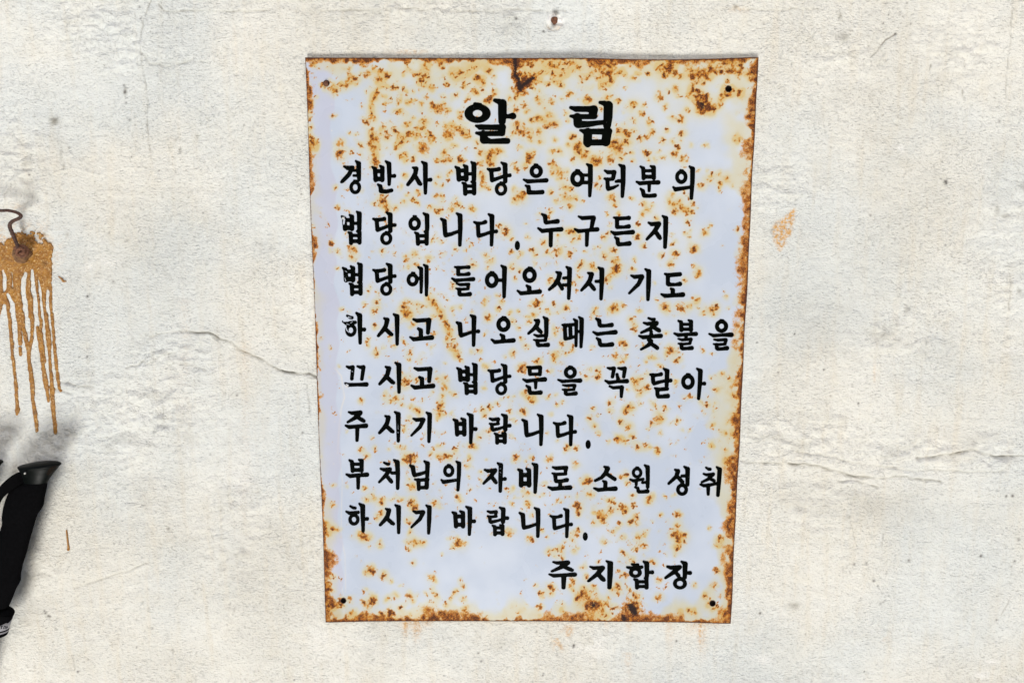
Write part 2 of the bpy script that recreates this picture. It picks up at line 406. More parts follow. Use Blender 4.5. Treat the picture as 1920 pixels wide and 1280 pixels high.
# random patches of cooler tone and some whiter bare spots
cool += .30 * sstep(.35, .75, fbm(H_, W_, 120, 71, 4))
for (x, y, rx, ry, a) in [(205, 490, 16, 9, .5), (170, 500, 10, 8, .4), (1687, 278, 9, 9, .8), (1845, 322, 5, 5, .6), (1110, 1210, 40, 26, .45), (1690, 320, 5, 5, .3), (1900, 655, 22, 5, .6), (1590, 901, 22, 2.2, .9), (1860, 1240, 12, 5, .6), (1840, 1265, 14, 6, .6), (1900, 1270, 20, 4, .5),
        (620, 1200, 60, 40, .25), (700, 1215, 30, 30, .2), (450, 900, 24, 60, .25), (1430, 1235, 16, 8, .5), (480, 60, 60, 50, .2)]:
    white = np.maximum(white, a * gauss(x, y, rx, ry) * sstep(.25, .5, gn))
# rust bleeding under the sign and the ochre smear beside it
def streak(x, y0, y1, w0, a):
    return a * 1.8 * np.exp(-((PX - x - (vnoise(H_, W_, 25, int(x)) - .5) * 7) / w0) ** 2) * sstep(y0 - 4, y0, PY) * sstep(y1, y0, PY)
for s in [(760, 1163, 1205, 6, .55), (783, 1163, 1215, 9, .45), (775, 1163, 1185, 26, .30), (805, 1163, 1180, 14, .3), (1315, 1166, 1240, 5, .50), (1300, 1166, 1200, 14, .22), (1325, 1166, 1180, 30, .2), (1180, 1166, 1195, 6, .2), (1135, 1165, 1200, 4, .2),
          (1000, 1163, 1172, 300, .10), (1255, 1166, 1240, 8, .14), (1175, 1225, 1290, 8, .14), (770, 96, 108, 30, .25), (345, 560, 1000, 14, .05), (460, 640, 1200, 10, .06), (1320, 1166, 1260, 8, .2)]:
    ochre = np.maximum(ochre, streak(*s))
sm = capsule(PX, PY, [(1487, 396, 5), (1480, 412, 10), (1467, 432, 19), (1463, 450, 13), (1460, 466, 6)])
ochre = np.maximum(ochre, 1.0 * sstep(4, -5, sm) * sstep(.30, .48, fbm(H_, W_, 6, 81, 2)))
dirt = np.maximum(dirt, .5 * np.exp(-(capsule(PX, PY, [(1432, 437, 1), (1447, 430, 1)]) / 4) ** 2) * sstep(.4, .6, gn))
sm = capsule(PX, PY, [(1066, 1180, 10), (1050, 1200, 14), (1048, 1212, 10)])
ochre = np.maximum(ochre, .62 * sstep(6, -8, sm) * sstep(.38, .62, fbm(H_, W_, 7, 83, 3)))
ochre = np.maximum(ochre, .30 * gauss(45, 388, 30, 7) * sstep(.3, .6, gn))
ochre = np.maximum(ochre, .55 * gauss(30, 470, 78, 52, 2.0) * sstep(.35, .6, gn)); ochre = np.maximum(ochre, .30 * gauss(50, 440, 60, 26) * sstep(.3, .6, gn))
ochre = np.maximum(ochre, .35 * gauss(1380, 18, 16, 6) * sstep(.3, .6, gn)); dirt = np.maximum(dirt, .7 * gauss(1379, 14, 4, 5))
ochre = np.maximum(ochre, .30 * gauss(1657, 1191, 10, 10) * sstep(.35, .6, gn)); ochre = np.maximum(ochre, .25 * gauss(1640, 700, 3, 20))
# flyspecks and pinholes
pin = [(163.6, 555.5, 2.1, 1), (262, 14, 2, .7), (264, 35, 1.8, .7), (232, 160, 1.6, .8), (234, 173, 2.4, .9), (236, 193, 1.5, .7), (243, 225, 2.6, .6), (253, 235, 1.5, .6), (129, 277, 2.2, .6), (246, 294, 1.4, .8), (245, 285, 1, .6),
       (337, 281, 2, .8), (337, 287, 1.3, .8), (335, 258, 1, .6), (298, 320, 1.5, .8), (266, 102, 1.5, .7), (57, 328, 1.6, .9), (458, 235, 1.5, .7), (514, 231, 2, .4), (478, 229, 1.4, .4), (565, 364, 1.5, .8), (488, 37, 1.2, .7), (381, 399, 1.3, .8),
       (149, 669, 1.5, .8), (164, 669, 1.8, .8), (444, 741, 1.8, .8), (567, 811, 2, .7), (580, 772, 2.2, .5), (552, 890, 1.4, .8), (470, 897, 2, .4), (98, 830, 1.2, .8), (215, 668, 1.4, .7),
       (1773, 341, 3.6, .9), (1774, 344, 2.5, .9), (1874, 228, 2.4, .6), (1708, 45, 1.5, .8), (1679, 63.5, 1.8, .9), (1666, 28, 1.5, .7), (1701, 6, 1.5, .8), (1656, 44, 1.6, .8), (1490, 626, 1.6, 1), (1419, 642, 1.5, .9), (1459, 698, 1.5, .9), (1544, 693, 1.6, .9), (1609, 756, 1.7, 1), (1443, 611, 1.2, .8),
       (1632, 404, 2, .6), (1772, 459, 1.6, .7), (1654, 494, 1.2, .7), (1705, 580, 2, .5), (1840, 1042.5, 2.6, .95), (1704, 1050, 2.5, .7), (1601, 1057, 2, .7), (1624, 1055, 1.6, .7), (1638, 1088, 2.2, .9), (1646, 1098, 1.8, .7), (1651, 1131, 1.8, .6), (1657, 1127, 1.8, .5), (1425, 1149, 2.4, .9), (1507, 875, 1.2, .8),
       (1886, 930, 2, .9), (1898, 929, 2.5, .9), (1903, 1052, 2, .8), (1897, 1062, 1.5, .7), (1910, 1011, 2.4, .6), (1268, 1201, 2, .8), (1397, 1180, 1.2, .8), (1380, 1209, 2, .4), (1426, 1215, 1, .7), (1868, 1161, 1.5, .8), (1620, 1258, 1.3, .8), (1572, 1264, 2, .4), (1788, 1222, 1, .7),
       (1076, 1210, 2.2, 1), (1075, 1213, 1.5, 1), (897, 1224, 1.6, .9), (902, 1239, 2, .7), (899, 1249, 1.3, .6), (1019, 1262, 1.2, .9), (1018, 1266, 1.6, .9), (905, 1269, 1, .8), (1006, 1184, 1.6, .7), (940, 1213, 1.2, .6), (552, 1274, 1.4, .8), (722, 1191, 1.4, .8), (638, 1236, 1.5, .6), (698, 1237, 1.6, .6), (733, 1245, 1.2, .7),
       (146, 1258.5, 1.9, .9), (185, 1185, 1.3, .8), (84, 1144, 1.8, .8), (86, 1148, 2.2, .8), (91, 1154, 2.4, .9), (94, 1155, 1.8, .9), (93, 1159, 1.2, .6), (105, 1177, 1.6, .7), (107, 1179, 1, .8), (286, 1177, 2, .5), (256, 1213, 1.3, .8), (323, 1218, 1.2, .8), (165, 1235, .9, .7), (158, 1090, 1, .8), (125, 1106, 1, .6),
       (287, 1000, 1, .7), (1019, 59, 2.0, 1), (968, 36, 2.2, .9), (212.5, 528, 2.2, .6), (205, 437, 1.5, .7), (238, 450, 2, .3), (1012, 62, 1, .3), (1050, 8, 1.2, .6), (200, 820, 1, .6), (1310, 1168, 1, .6), (1371, 1090, 1.2, .6), (1395, 935, 1.1, .7), (1388, 1000, 1, .7)]
R_ = np.random.default_rng(5)
for _ in range(240):
    pin.append((R_.uniform(-20, 1940), R_.uniform(-20, 1300), R_.uniform(.7, 1.3), R_.uniform(.2, .6)))
for (x, y, r, a) in pin:
    i0 = max(int((x - 12 - wx[0]) / SPC), 0); i1 = int((x + 12 - wx[0]) / SPC) + 1
    j0 = max(int((y - 12 - wy[0]) / SPC), 0); j1 = int((y + 12 - wy[0]) / SPC) + 1
    g = a * np.exp(-((PX[j0:j1, i0:i1] - x) ** 2 + (PY[j0:j1, i0:i1] - y) ** 2) / (max(r * 1.12, 1.4) ** 2))
    speck[j0:j1, i0:i1] = np.maximum(speck[j0:j1, i0:i1], g * (min(r, 1.25) / 1.25 if r < 1.25 else 1))
# chipped crater round the bare nail
dn = np.hypot(PX - 1039, PY - 41)
cr = sstep(19, 13, dn + (gn - .5) * 8)
height += cr * (fbm(H_, W_, 5, 90, 2) - 0.55) * 0.010 - cr * .001
white = np.maximum(white, cr * 1.0 * sstep(48, 42, PY)); ochre = np.maximum(ochre, cr * .35 * sstep(44, 54, PY)); dirt = np.maximum(dirt, cr * .5 * sstep(44, 54, PY) * sstep(.45, .6, gn))
# taper the relief flat at the rim of the modelled field
rim = sstep(-160, -120, PX) * sstep(2080, 2040, PX) * sstep(-140, -100, PY) * sstep(1420, 1380, PY)
WX, WZ = at(PX, PY, 0.0)
me = grid_mesh('plaster_wall', WX, -height * rim, WZ)
for nme, a in (('dirt', dirt), ('ochre', ochre), ('speck', speck), ('white', white), ('cool', cool)):
    attr(me, nme, np.clip(a * (rim if nme != 'none' else 1), 0, 1))
wall = link('plaster_wall', me, MW)
tag(wall, 'off-white painted plaster wall with hairline cracks and grime behind the rusty sign', 'wall', kind='structure')

def wall_y(px, py):
    j = np.clip(np.round((np.asarray(py) - wy[0]) / SPC).astype(int), 0, H_ - 1)
    i = np.clip(np.round((np.asarray(px) - wx[0]) / SPC).astype(int), 0, W_ - 1)
    return -(height * rim)[j, i]

# the same wall going on plain beyond the detailed field, butted to its rim
def border():
    xs0, z0 = at(wx[0], wy[0]), None
    c = [at(wx[0], wy[0]), at(wx[-1], wy[0]), at(wx[-1], wy[-1]), at(wx[0], wy[-1])]
    inner = [(float(a), 0.0, float(b)) for a, b in c]
    outer = [(-2.6, 0, 3.0), (2.6, 0, 3.0), (2.6, 0, 0.0), (-2.6, 0, 0.0)]
    v = inner + outer
    f = [(0, 4, 5, 1), (1, 5, 6, 2), (2, 6, 7, 3), (3, 7, 4, 0)]
    m = mesh('wall_surround', v, [x[::-1] for x in f], False)
    return m
link('wall_surround', border(), MW, wall)

# ================================================================== SIGN PLATE
TL, TR, BR, BL = (572, 108), (1422, 107.5), (1370, 1168.5), (611, 1166)
NU, NV = 600, 750
u = np.linspace(0, 1, NU); v = np.linspace(0, 1, NV)
U, V = np.meshgrid(u, v)
def quad(U, V):
    x = (TL[0] * (1 - U) + TR[0] * U) * (1 - V) + (BL[0] * (1 - U) + BR[0] * U) * V
    y = (TL[1] * (1 - U) + TR[1] * U) * (1 - V) + (BL[1] * (1 - U) + BR[1] * U) * V
    # slightly sprung and dented edges
    top = 3.4 * np.sin(np.pi * np.clip((U - .62) / .36, 0, 1)) + 1.2 * np.sin(np.pi * U)
    bot = -3.2 * np.sin(np.pi * np.clip(U / .99, 0, 1)) ** 0.5 * sstep(0.0, .10, U) * sstep(1.0, .9, U)
    y = y + top * (1 - V) ** 6 + bot * V ** 8
    x = x + (0.4 * np.sin(V * 21) + 0.4 * np.sin(V * 47 + 1)) * (U ** 30) + 0.6 * np.sin(V * 17) * (1 - U) ** 30
    return x, y
QX, QY = quad(U, V)
def uv_of(px, py):
    px = np.asarray(px, float); py = np.asarray(py, float)
    v_ = np.clip((py - 108) / 1059, 0, 1)
    xl = TL[0] + (BL[0] - TL[0]) * v_; xr = TR[0] + (BR[0] - TR[0]) * v_
    return np.clip((px - xl) / (xr - xl), 0, 1), v_
def plate_y(px, py):
    uu, vv = uv_of(px, py)
    y = -0.0042 - 0.0052 * np.exp(-vv / .10) * (np.sin(np.pi * np.clip(uu / .30, 0, 1)) ** 2 * .35 * (uu < .3) + np.sin(np.pi * np.clip((uu - .18) / .80, 0, 1)) ** 2)
    y -= 0.0016 * np.sin(uu * 7 + 1) * np.sin(vv * 6 + .5)
    y -= 0.0040 * np.exp(-((uu / .05) ** 2 + ((1 - vv) / .03) ** 2))        # lower left corner curls forward
    y -= 0.0006 * np.sin(uu * 23 + vv * 9) * np.sin(vv * 17)
    return y
HOLES = [(612, 156.5, 5.6), (1366, 167, 6.0), (643.8, 1125.5, 5.0), (1336, 1130.5, 5.4)]
keep = np.ones((NV - 1, NU - 1), bool)
for (hx, hy, hr) in HOLES:
    d = np.hypot(QX - hx, QY - hy)
    near = (d > hr - 1.0) & (d < hr + 1.0)
    QX[near] = hx + (QX[near] - hx) / d[near] * hr; QY[near] = hy + (QY[near] - hy) / d[near] * hr
    ins = d <= hr - .99
    kill = ins[:-1, :-1] | ins[1:, :-1] | ins[:-1, 1:] | ins[1:, 1:]
    keep &= ~kill
QD = plate_y(QX, QY)
SX, SZ = at(QX, QY, QD)

# ---- rust map: spots read off the plate (x, y, radius), grouped by the patch they were measured in
RS = {}
RS[(620, 170, 5)] = """425,20,25 415,65,28 395,110,18 385,160,18 385,210,18 390,265,28 330,295,30 385,370,28 395,420,38 405,475,38 405,530,35 400,590,30 410,640,30 425,690,25 475,990,20 490,1040,28 515,1085,30 520,1120,22
30,240,22 90,490,35 85,610,42 85,575,25 185,400,15 250,408,12 283,512,22 505,65,14 508,128,14 705,22,16 635,200,22 770,250,16 660,90,12 740,105,20 780,100,12 850,140,22 940,115,20 960,160,35 1020,165,35 1070,125,15 1110,190,22 1215,222,24 1170,45,18 1280,70,18 720,315,28 890,275,30 860,290,20 820,350,20 870,345,20 490,345,20 600,375,25 630,390,18 665,440,30 670,480,25 810,415,22 735,405,15 920,400,25 960,440,25 950,475,18 870,540,48 620,525,25 530,445,20 480,405,12 1080,335,22 1140,320,22 1190,355,22 1110,410,45 1110,450,20 1230,405,35 1280,430,30 1160,525,15 1070,570,28 1075,660,30 1000,660,25 1130,640,20 1215,645,32 1365,490,22 1410,575,30 1510,580,35 1575,570,28 1490,630,30 1400,680,25 1500,690,30 700,600,18 660,620,18 770,645,25 700,655,15 1350,15,28 1530,30,28 1490,85,25 1440,100,20 1670,72,15 1780,10,35 1750,60,20 1820,130,25 1730,190,25 1830,210,15 1740,310,30 1750,370,35 1800,390,30 1860,390,28 1875,450,25 1890,285,20 1700,395,15 1760,540,18 1850,620,35 1870,660,25 1820,720,25 1740,740,25 1720,680,20 1910,590,20 700,800,22 825,960,18 725,965,15 645,905,15 1050,890,15 990,880,15 1420,790,30 1435,840,25 1430,900,25 1480,920,22 1010,810,20 1095,790,15 1770,1000,45 1720,1020,25 1810,975,25 685,1050,22 770,1030,20 815,1065,18 605,1105,20 410,1065,18 45,910,20 60,1095,20 925,1095,20 990,1140,25 1030,1115,18 1130,1105,18 1190,1060,20 1310,1095,20 1335,1115,18 990,990,25 1050,990,20 1130,755,15 1710,920,15 980,1000,20"""
RS[(1000, 170, 5)] = """340,35,25 500,80,30 540,95,25 690,70,22 740,45,15 795,100,25 60,105,35 170,110,25 30,80,20 260,82,16 300,205,20 310,275,14 160,225,28 40,260,28 85,270,20 130,320,35 200,325,35 50,385,25 370,420,30 65,475,25 200,460,18 335,510,15 425,520,40 430,570,30 480,620,25 185,575,25 250,570,22 20,580,22 510,575,20 780,520,60 800,565,25 740,500,25 600,655,45 560,650,30 370,645,25 730,650,35 830,632,14 930,140,32 960,120,18 1050,135,20 1180,60,35 1235,160,20 1020,220,22 945,290,20 1100,290,25 870,390,28 880,415,20 935,375,20 810,380,20 1110,395,30 1060,440,20 1000,460,25 880,480,28 1250,365,18 1215,470,20 1310,255,25 1375,275,32 1440,190,20 1450,60,22 1390,405,28 1310,470,18 1350,530,22 1320,590,30 1185,562,16 1070,590,32 1220,630,14 1410,640,32 1155,645,15 1085,655,15 920,580,15 920,655,15 1610,515,15 1480,510,8 1900,450,30 1580,130,50 1590,180,35 1670,165,40 1750,140,25 1620,60,30 1540,30,30 1480,20,30 1770,75,25 1810,45,25 160,690,30 220,710,15 180,760,25 250,770,30 320,760,20 245,830,20 300,900,25 335,915,18 170,955,22 290,995,30 350,995,15 400,1000,22 205,1035,14 340,1075,28 460,1040,12 590,885,25 735,1000,38 765,1075,18 920,1005,18 610,815,15 1030,1055,25 1070,1115,22 1110,1065,12 1680,790,20 1745,770,20 1815,820,32 1745,870,25 1740,905,15 1870,900,12 1570,890,25 1640,840,22 1545,760,12 1630,735,10 1300,975,22 1270,1035,22 1320,1060,25 1380,1050,25 1490,1060,20 1400,1110,25 1440,1125,28 1480,1150,20 1320,1130,32 1025,1165,25 1150,1190,20 800,1165,16 150,1130,18 690,1150,14 50,1160,10 1660,1258,18 1450,1235,18 985,1255,20"""
RS[(620, 380, 5)] = """210,440,32 200,515,25 400,455,12 485,438,20 600,475,12 710,525,28 790,480,25 800,578,20 725,605,15 915,535,25 1045,360,12 955,355,15 1175,437,16 1270,450,8 1320,395,10 1580,215,20 1640,265,35 1655,300,15 1850,320,18 1700,350,15 1700,455,22 1780,475,14 1880,445,25 1450,488,20 1510,540,22 1340,590,25 1480,610,15 1700,605,25 1780,632,20 1720,715,20 10,370,28 70,460,18 60,615,14 10,455,8 435,925,25 400,1020,30 345,840,14 380,800,10 690,970,35 690,1020,30 740,1030,30 715,1055,25 810,960,18 860,965,18 905,968,8 920,885,18 950,925,28 985,970,25 1010,1015,22 1040,1070,25 1075,1120,22 1095,1160,25 1115,1200,28 1110,1240,15 970,1065,15 1150,1000,15 1210,985,14 1325,1015,12 1450,920,20 1440,965,14 1610,925,14 1570,870,14 1575,995,18 1465,1080,35 1690,1040,14 1770,1018,14 1850,1070,14 1900,1050,18 1860,1120,14 1710,1110,18 1770,1170,18 1910,940,18 100,1000,14 450,995,12 415,1155,20 320,960,12 760,1138,22 970,1225,18 1090,915,10 1145,795,15 1830,200,8 1910,490,10 1745,525,10"""
RS[(1000, 380, 5)] = """335,275,30 375,285,20 230,300,15 90,370,30 355,355,22 425,330,22 225,445,28 125,465,20 25,490,18 335,480,25 400,440,12 20,570,12 660,320,25 700,285,12 710,212,10 570,435,12 625,415,12 490,458,12 755,450,28 720,430,12 665,500,28 740,545,28 795,535,16 770,630,40 790,600,30 740,660,25 700,695,20 690,730,18 920,630,20 935,535,16 1040,410,20 980,320,28 1020,120,22 1150,140,14 800,105,14 450,580,25 475,555,15 430,610,12 545,590,25 575,625,12 430,690,15 385,750,14 160,725,25 1205,492,25 1335,490,30 1295,580,22 1310,380,20 1300,290,12 1420,290,16 1465,265,10 1505,430,38 1460,325,15 1610,265,30 1605,290,20 1660,208,14 1440,190,15 1905,245,22 1420,725,22 1545,655,38 1500,600,15 1535,695,15 1130,748,10 1805,878,20 1150,905,14 1010,895,10 1230,965,35 1260,1015,20 1400,990,40 1350,980,15 1470,970,18 1520,915,25 1555,915,14 1660,1005,40 1710,975,30 1590,1030,20 1690,1040,15 995,1005,14 760,985,40 845,960,18 720,995,15 310,985,28 565,1025,22 600,990,10 40,950,28 200,950,18 130,1010,15 240,1025,12 15,1050,20 155,1045,10 925,1090,25 950,1175,30 950,1150,20 210,1165,14 210,1220,20 1245,1225,16 1550,975,10 1825,990,12 720,800,12 1540,50,10"""
RS[(620, 570, 5)] = """430,455,30 590,400,14 745,450,28 490,405,10 340,350,18 333,385,14 550,320,18 695,350,16 735,520,16 945,403,10 1080,330,18 1145,330,14 1150,400,28 1185,445,25 1200,490,22 1228,525,16 1110,405,12 1440,290,14 1325,460,12 1390,445,20 1400,530,12 1785,330,20 1830,400,22 1710,470,25 1630,500,12 1790,610,38 1800,570,20 1070,558,12 1440,590,18 1480,590,15 700,710,35 720,745,22 800,712,20 690,770,15 1000,700,22 1070,690,25 1045,740,12 1070,785,25 610,885,28 565,905,22 500,858,20 675,940,20 285,910,22 755,965,15 800,1000,25 830,1020,18 1025,940,32 1020,1000,32 1020,1055,18 1050,865,15 730,1080,20 1160,850,20 1120,830,10 1825,825,25 1860,870,25 1895,905,20 1435,780,14 1660,865,10 1615,900,8 1725,860,10 1565,935,18 1500,965,20 1480,985,15 1420,995,15 1445,1050,18 1680,1010,18 1810,1010,28 1735,1085,15 1480,1190,25 1400,1245,18 680,1140,14 680,1180,14 385,1255,12 140,1185,10 75,585,12 360,683,8 955,825,12 5,415,12 1145,1030,10 1910,540,12"""
RS[(1000, 570, 5)] = """195,480,28 185,515,15 45,535,22 300,465,15 270,370,30 365,410,20 210,270,20 210,215,15 150,625,20 495,683,16 620,625,20 605,680,28 550,398,12 835,355,32 860,380,15 765,485,25 865,495,20 820,550,22 1290,430,35 1255,480,20 1345,530,30 1130,495,18 1090,495,14 1060,540,14 1020,378,12 1250,278,18 1580,430,20 1685,470,12 1175,575,14 975,730,35 1005,700,20 960,780,18 1065,785,28 1005,820,20 1060,665,15 1330,717,14 940,700,14 885,800,12 1465,865,22 1780,640,20 1665,685,12 1710,805,25 1625,945,22 1570,930,14 1700,920,10 1690,1008,8 1895,850,25 1895,1020,28 1900,1230,28 715,915,25 720,1000,20 900,960,30 870,1005,28 940,970,12 1140,950,22 1235,975,20 530,1075,28 550,975,18 575,1145,22 610,1040,10 605,1215,18 815,1105,25 890,1150,30 1165,1080,40 1175,1040,15 1115,1125,20 1200,1080,15 1190,1205,18 1360,1100,25 1395,1190,10 1470,1170,10 1680,1140,20 1810,1205,15 1070,1170,10 930,1250,25 790,1255,20 135,870,18 210,840,10 285,925,14 225,940,14 165,1025,10 130,1210,12 10,870,15 535,605,12"""
RS[(620, 760, 5)] = """330,480,20 285,420,25 420,410,22 540,410,12 645,380,16 680,405,16 700,510,35 770,495,32 740,490,25 940,460,20 970,405,14 1020,370,14 1165,410,20 1080,480,32 1020,485,20 1120,485,15 1325,385,30 1360,375,18 1310,497,18 1400,295,14 1735,490,30 1825,525,14 1885,490,18 1475,507,8 1280,575,20 1410,625,14 1295,665,8 145,740,12 320,775,16 385,835,14 410,870,18 350,880,15 470,915,25 490,870,20 650,890,22 565,885,10 765,770,32 745,740,15 730,685,8 1190,855,30 1850,825,18 1730,865,12 1700,775,15 1810,790,12 1315,790,10 755,900,20 740,935,15 790,955,35 970,910,28 1015,945,12 475,1005,20 450,1030,22 435,1055,15 735,1085,28 750,1185,20 320,1230,38 275,1215,25 350,1240,25 270,1190,12 20,920,22 40,1160,28 15,745,15 1850,930,28 1840,905,15 1700,930,14 1680,1195,30 1640,1180,15 1870,1250,30 1180,1270,25 1110,1240,12 730,1275,25 800,1270,25 860,1272,15 1895,1035,12 1500,1200,8"""
RS[(1000, 760, 5)] = """145,500,28 180,480,12 315,385,25 405,395,22 310,410,15 395,545,28 220,325,14 500,715,35 520,700,20 105,745,14 535,835,25 505,835,15 410,835,12 90,820,10 220,888,12 425,930,40 420,960,25 415,1010,22 640,1040,35 620,1000,20 650,1085,22 570,995,14 560,1098,18 690,1045,12 720,975,25 735,1005,14 745,905,20 700,885,15 835,955,35 850,990,20 870,975,20 930,855,20 940,930,20 1100,860,28 1080,895,25 970,1035,25 925,1075,18 970,1100,25 900,1105,18 805,1105,20 745,1185,18 775,1155,14 985,1225,18 1035,1205,16 835,1240,20 1110,1085,10 1190,1030,18 1360,1020,30 1350,1120,25 1240,860,14 1330,835,14 1310,1195,35 1370,1220,40 1375,1260,40 1660,1143,15 1745,1240,25 715,50,22 870,45,30 530,125,28 570,200,20 605,265,20 815,150,25 885,205,32 800,320,30 860,345,22 930,300,22 700,342,14 965,385,32 1030,378,20 1075,380,14 1160,415,28 1155,440,20 1190,255,22 1360,150,25 870,650,25 820,665,20 890,735,20 1665,365,15 410,1200,30 435,1170,15 75,1170,14 120,1235,12 1820,520,32"""
RS[(1000, 930, 5)] = """150,515,28 270,480,22 265,515,15 215,510,15 375,510,14 400,470,14 375,405,18 665,430,22 1040,460,28 965,495,22 850,545,25 1350,480,30 1375,400,40 1310,345,30 1410,360,20 1335,505,18 265,575,14 205,565,12 460,660,25 1110,610,28 935,600,18 855,745,30 500,750,18 370,790,25 350,840,22 365,880,15 160,850,35 80,920,28 170,920,14 20,840,18 60,1035,30 465,850,20 460,915,40 430,950,35 490,900,25 400,960,15 560,840,22 610,610,14 790,855,35 740,860,20 790,910,25 905,878,22 955,945,35 705,955,16 1175,950,28 1600,940,28 1725,700,28 1695,830,35 1500,832,22 1170,780,18 540,1050,50 590,1010,30 490,1050,25 640,1090,30 680,1020,25 740,1045,22 790,1040,15 685,1130,15 940,1060,45 920,1020,25 970,1010,20 860,1150,25 1050,1130,18 1370,1090,20 1460,1080,18 1520,1090,22 1715,460,15 1745,395,22 1790,1120,25 280,1078,14"""
RS[(590, 970, 5.82)] = """210,130,35 550,215,40 500,205,20 590,225,25 1020,270,40 1100,275,30 1185,275,28 1015,345,20 1570,280,45 1620,290,25 1500,320,15 715,300,20 600,318,14 710,250,10 600,575,45 640,590,25 550,590,14 750,645,35 760,620,18 830,692,16 1070,487,22 1260,650,30 1295,685,22 550,800,18 630,875,35 650,900,25 545,935,35 620,935,25 570,965,22 380,890,30 270,910,28 265,980,18 800,890,22 880,860,22 1030,855,38 1070,905,20 945,975,25 1215,830,14 1300,820,18 1330,850,22 1275,780,14 1520,840,22 1550,800,14 1490,880,16 1440,930,22 1410,950,12 1620,745,25 1620,880,25 1590,680,14 1385,410,14 955,735,14 205,640,20 170,372,12 120,70,35 110,170,35 150,190,25 1230,1020,45 1300,1000,15 1640,1000,35 1370,1050,30 150,800,45 140,730,35 150,960,40 200,970,30 830,1040,50 740,1060,45 560,1060,40 400,1050,40"""
RS[(560, 90, 6.4)] = """160,205,28 600,260,18 595,330,18 600,380,30 650,380,40 700,385,30 690,435,12 495,430,18 550,455,35 410,455,22 400,490,22 415,540,25 450,500,25 745,190,25 820,320,45 735,295,12 975,300,35 985,260,20 1050,330,35 1090,320,15 945,390,35 1010,390,25 950,490,18 1000,460,18 1060,470,20 1150,480,35 900,260,22 1280,190,22 1310,240,25 1350,280,30 1385,330,20 1260,320,18 1510,200,28 1520,260,28 1560,180,30 1710,190,35 1730,240,20 1440,310,28 1500,330,30 1550,350,25 1460,390,25 1450,420,25 1510,450,22 1600,475,30 1590,190,20 1840,300,28 1890,350,25 1785,430,28 1750,350,15 1285,545,18 1370,520,15 1175,660,20 205,580,20 410,820,30 810,520,12 1030,590,15 920,590,32 160,680,18 140,790,25 150,960,22 140,1080,28 160,1140,30 220,1130,20 190,1180,22 130,1210,28 130,640,18 120,720,20 120,860,22 500,1130,35"""
RS[(850, 90, 6.4)] = """75,290,30 185,280,22 150,310,15 230,230,22 270,240,18 430,280,35 310,370,45 360,420,35 280,360,22 480,345,16 130,440,22 140,480,20 250,520,28 300,560,18 500,550,30 480,500,18 440,610,22 400,640,20 700,490,18 850,170,40 900,200,35 950,180,30 960,230,25 880,220,20 860,310,30 920,310,25 1000,320,30 1060,300,25 1000,400,30 1060,410,25 1140,440,30 1200,310,25 1120,280,22 1150,190,40 1210,220,40 1270,160,30 1280,320,35 1210,400,25 1290,430,30 1310,455,20 1380,200,40 1440,190,35 1500,230,25 1340,180,22 1330,280,20 1360,310,20 960,490,20 1045,520,14 1390,560,25 1290,620,18 1540,380,30 1600,360,25 1630,340,15 1690,280,25 1640,200,30 1700,190,35 1780,210,45 1850,200,40 1890,240,40 1790,300,35 1860,320,45 1800,440,35 1760,470,20 1880,400,35 1750,370,25 1860,680,22 870,780,12"""
RS[(1140, 90, 6.4)] = """30,220,40 20,310,28 120,305,40 70,200,25 160,290,25 210,340,20 40,410,35 290,370,25 475,325,22 360,320,18 600,240,28 640,200,35 700,230,50 760,200,45 740,290,35 690,330,30 800,310,30 870,340,35 650,290,25 950,260,25 1000,270,35 1060,270,40 1000,340,40 1080,330,50 1130,280,35 1180,330,45 1070,400,30 1140,430,30 1200,360,25 1240,260,40 1290,280,35 1330,220,40 1400,190,50 1500,190,50 1500,280,50 1570,290,45 1430,300,40 1600,220,40 1680,300,40 1700,380,30 1440,400,25 1350,300,30 1020,440,30 990,500,28 1080,520,30 1140,520,20 960,590,25 1050,600,20 1090,610,25 1130,680,60 1110,730,45 1190,700,30 1180,760,25 1250,710,40 1270,750,25 1340,690,30 1360,610,40 1420,570,30 1480,560,28 1400,545,25 1580,540,40 1600,520,20 820,490,35 730,525,20 850,575,20 1560,1090,35"""
DARKS = [(965, 111, 3, .9), (966, 135.5, 2.2, .85), (969, 145, 2.4, .85), (974, 161, 2.8, .9), (979, 163, 2.6, .85), (986, 156, 2.4, .85), (992, 151.5, 2.4, .85), (965.6, 117, 3.2, .95), (966.4, 124, 3.0, .95), (966.4, 130, 2.4, .9), (965.6, 141, 2.6, .9), (972.6, 148, 2.8, .9), (973.4, 156, 2.8, .9), (975, 166.5, 3.6, .95), (982.8, 158.8, 2.6, .9), (989, 154, 2.8, .95), (995.3, 149.4, 2.8, .9), (1000, 146.2, 2.2, .85),
         (1316, 195, 4.2, .72), (1317.5, 202, 3.4, .6), (1113, 1133.5, 4.6, .8), (1183, 1136.5, 5, .95), (1187, 1143, 5, .95), (1190, 1148, 4, .9), (1171, 1160, 4.5, .8), (1168, 1154, 3, .6)]
rust = np.zeros((NV, NU)); halo = np.zeros((NV, NU)); dark = np.zeros((NV, NU)); wide = np.zeros((NV, NU))
GX, GY = quad(U, V)
TX = GX + (fbm(NV, NU, 6, 401, 3) - .5) * 11 + (vnoise(NV, NU, 2.4, 403) - .5) * 7
TY = GY + (fbm(NV, NU, 6, 402, 3) - .5) * 11 + (vnoise(NV, NU, 2.4, 404) - .5) * 7
HX = GX + (fbm(NV, NU, 12, 405, 2) - .5) * 12; HY = GY + (fbm(NV, NU, 12, 406, 2) - .5) * 12
stepx = 850 / NU; stepy = 1060 / NV
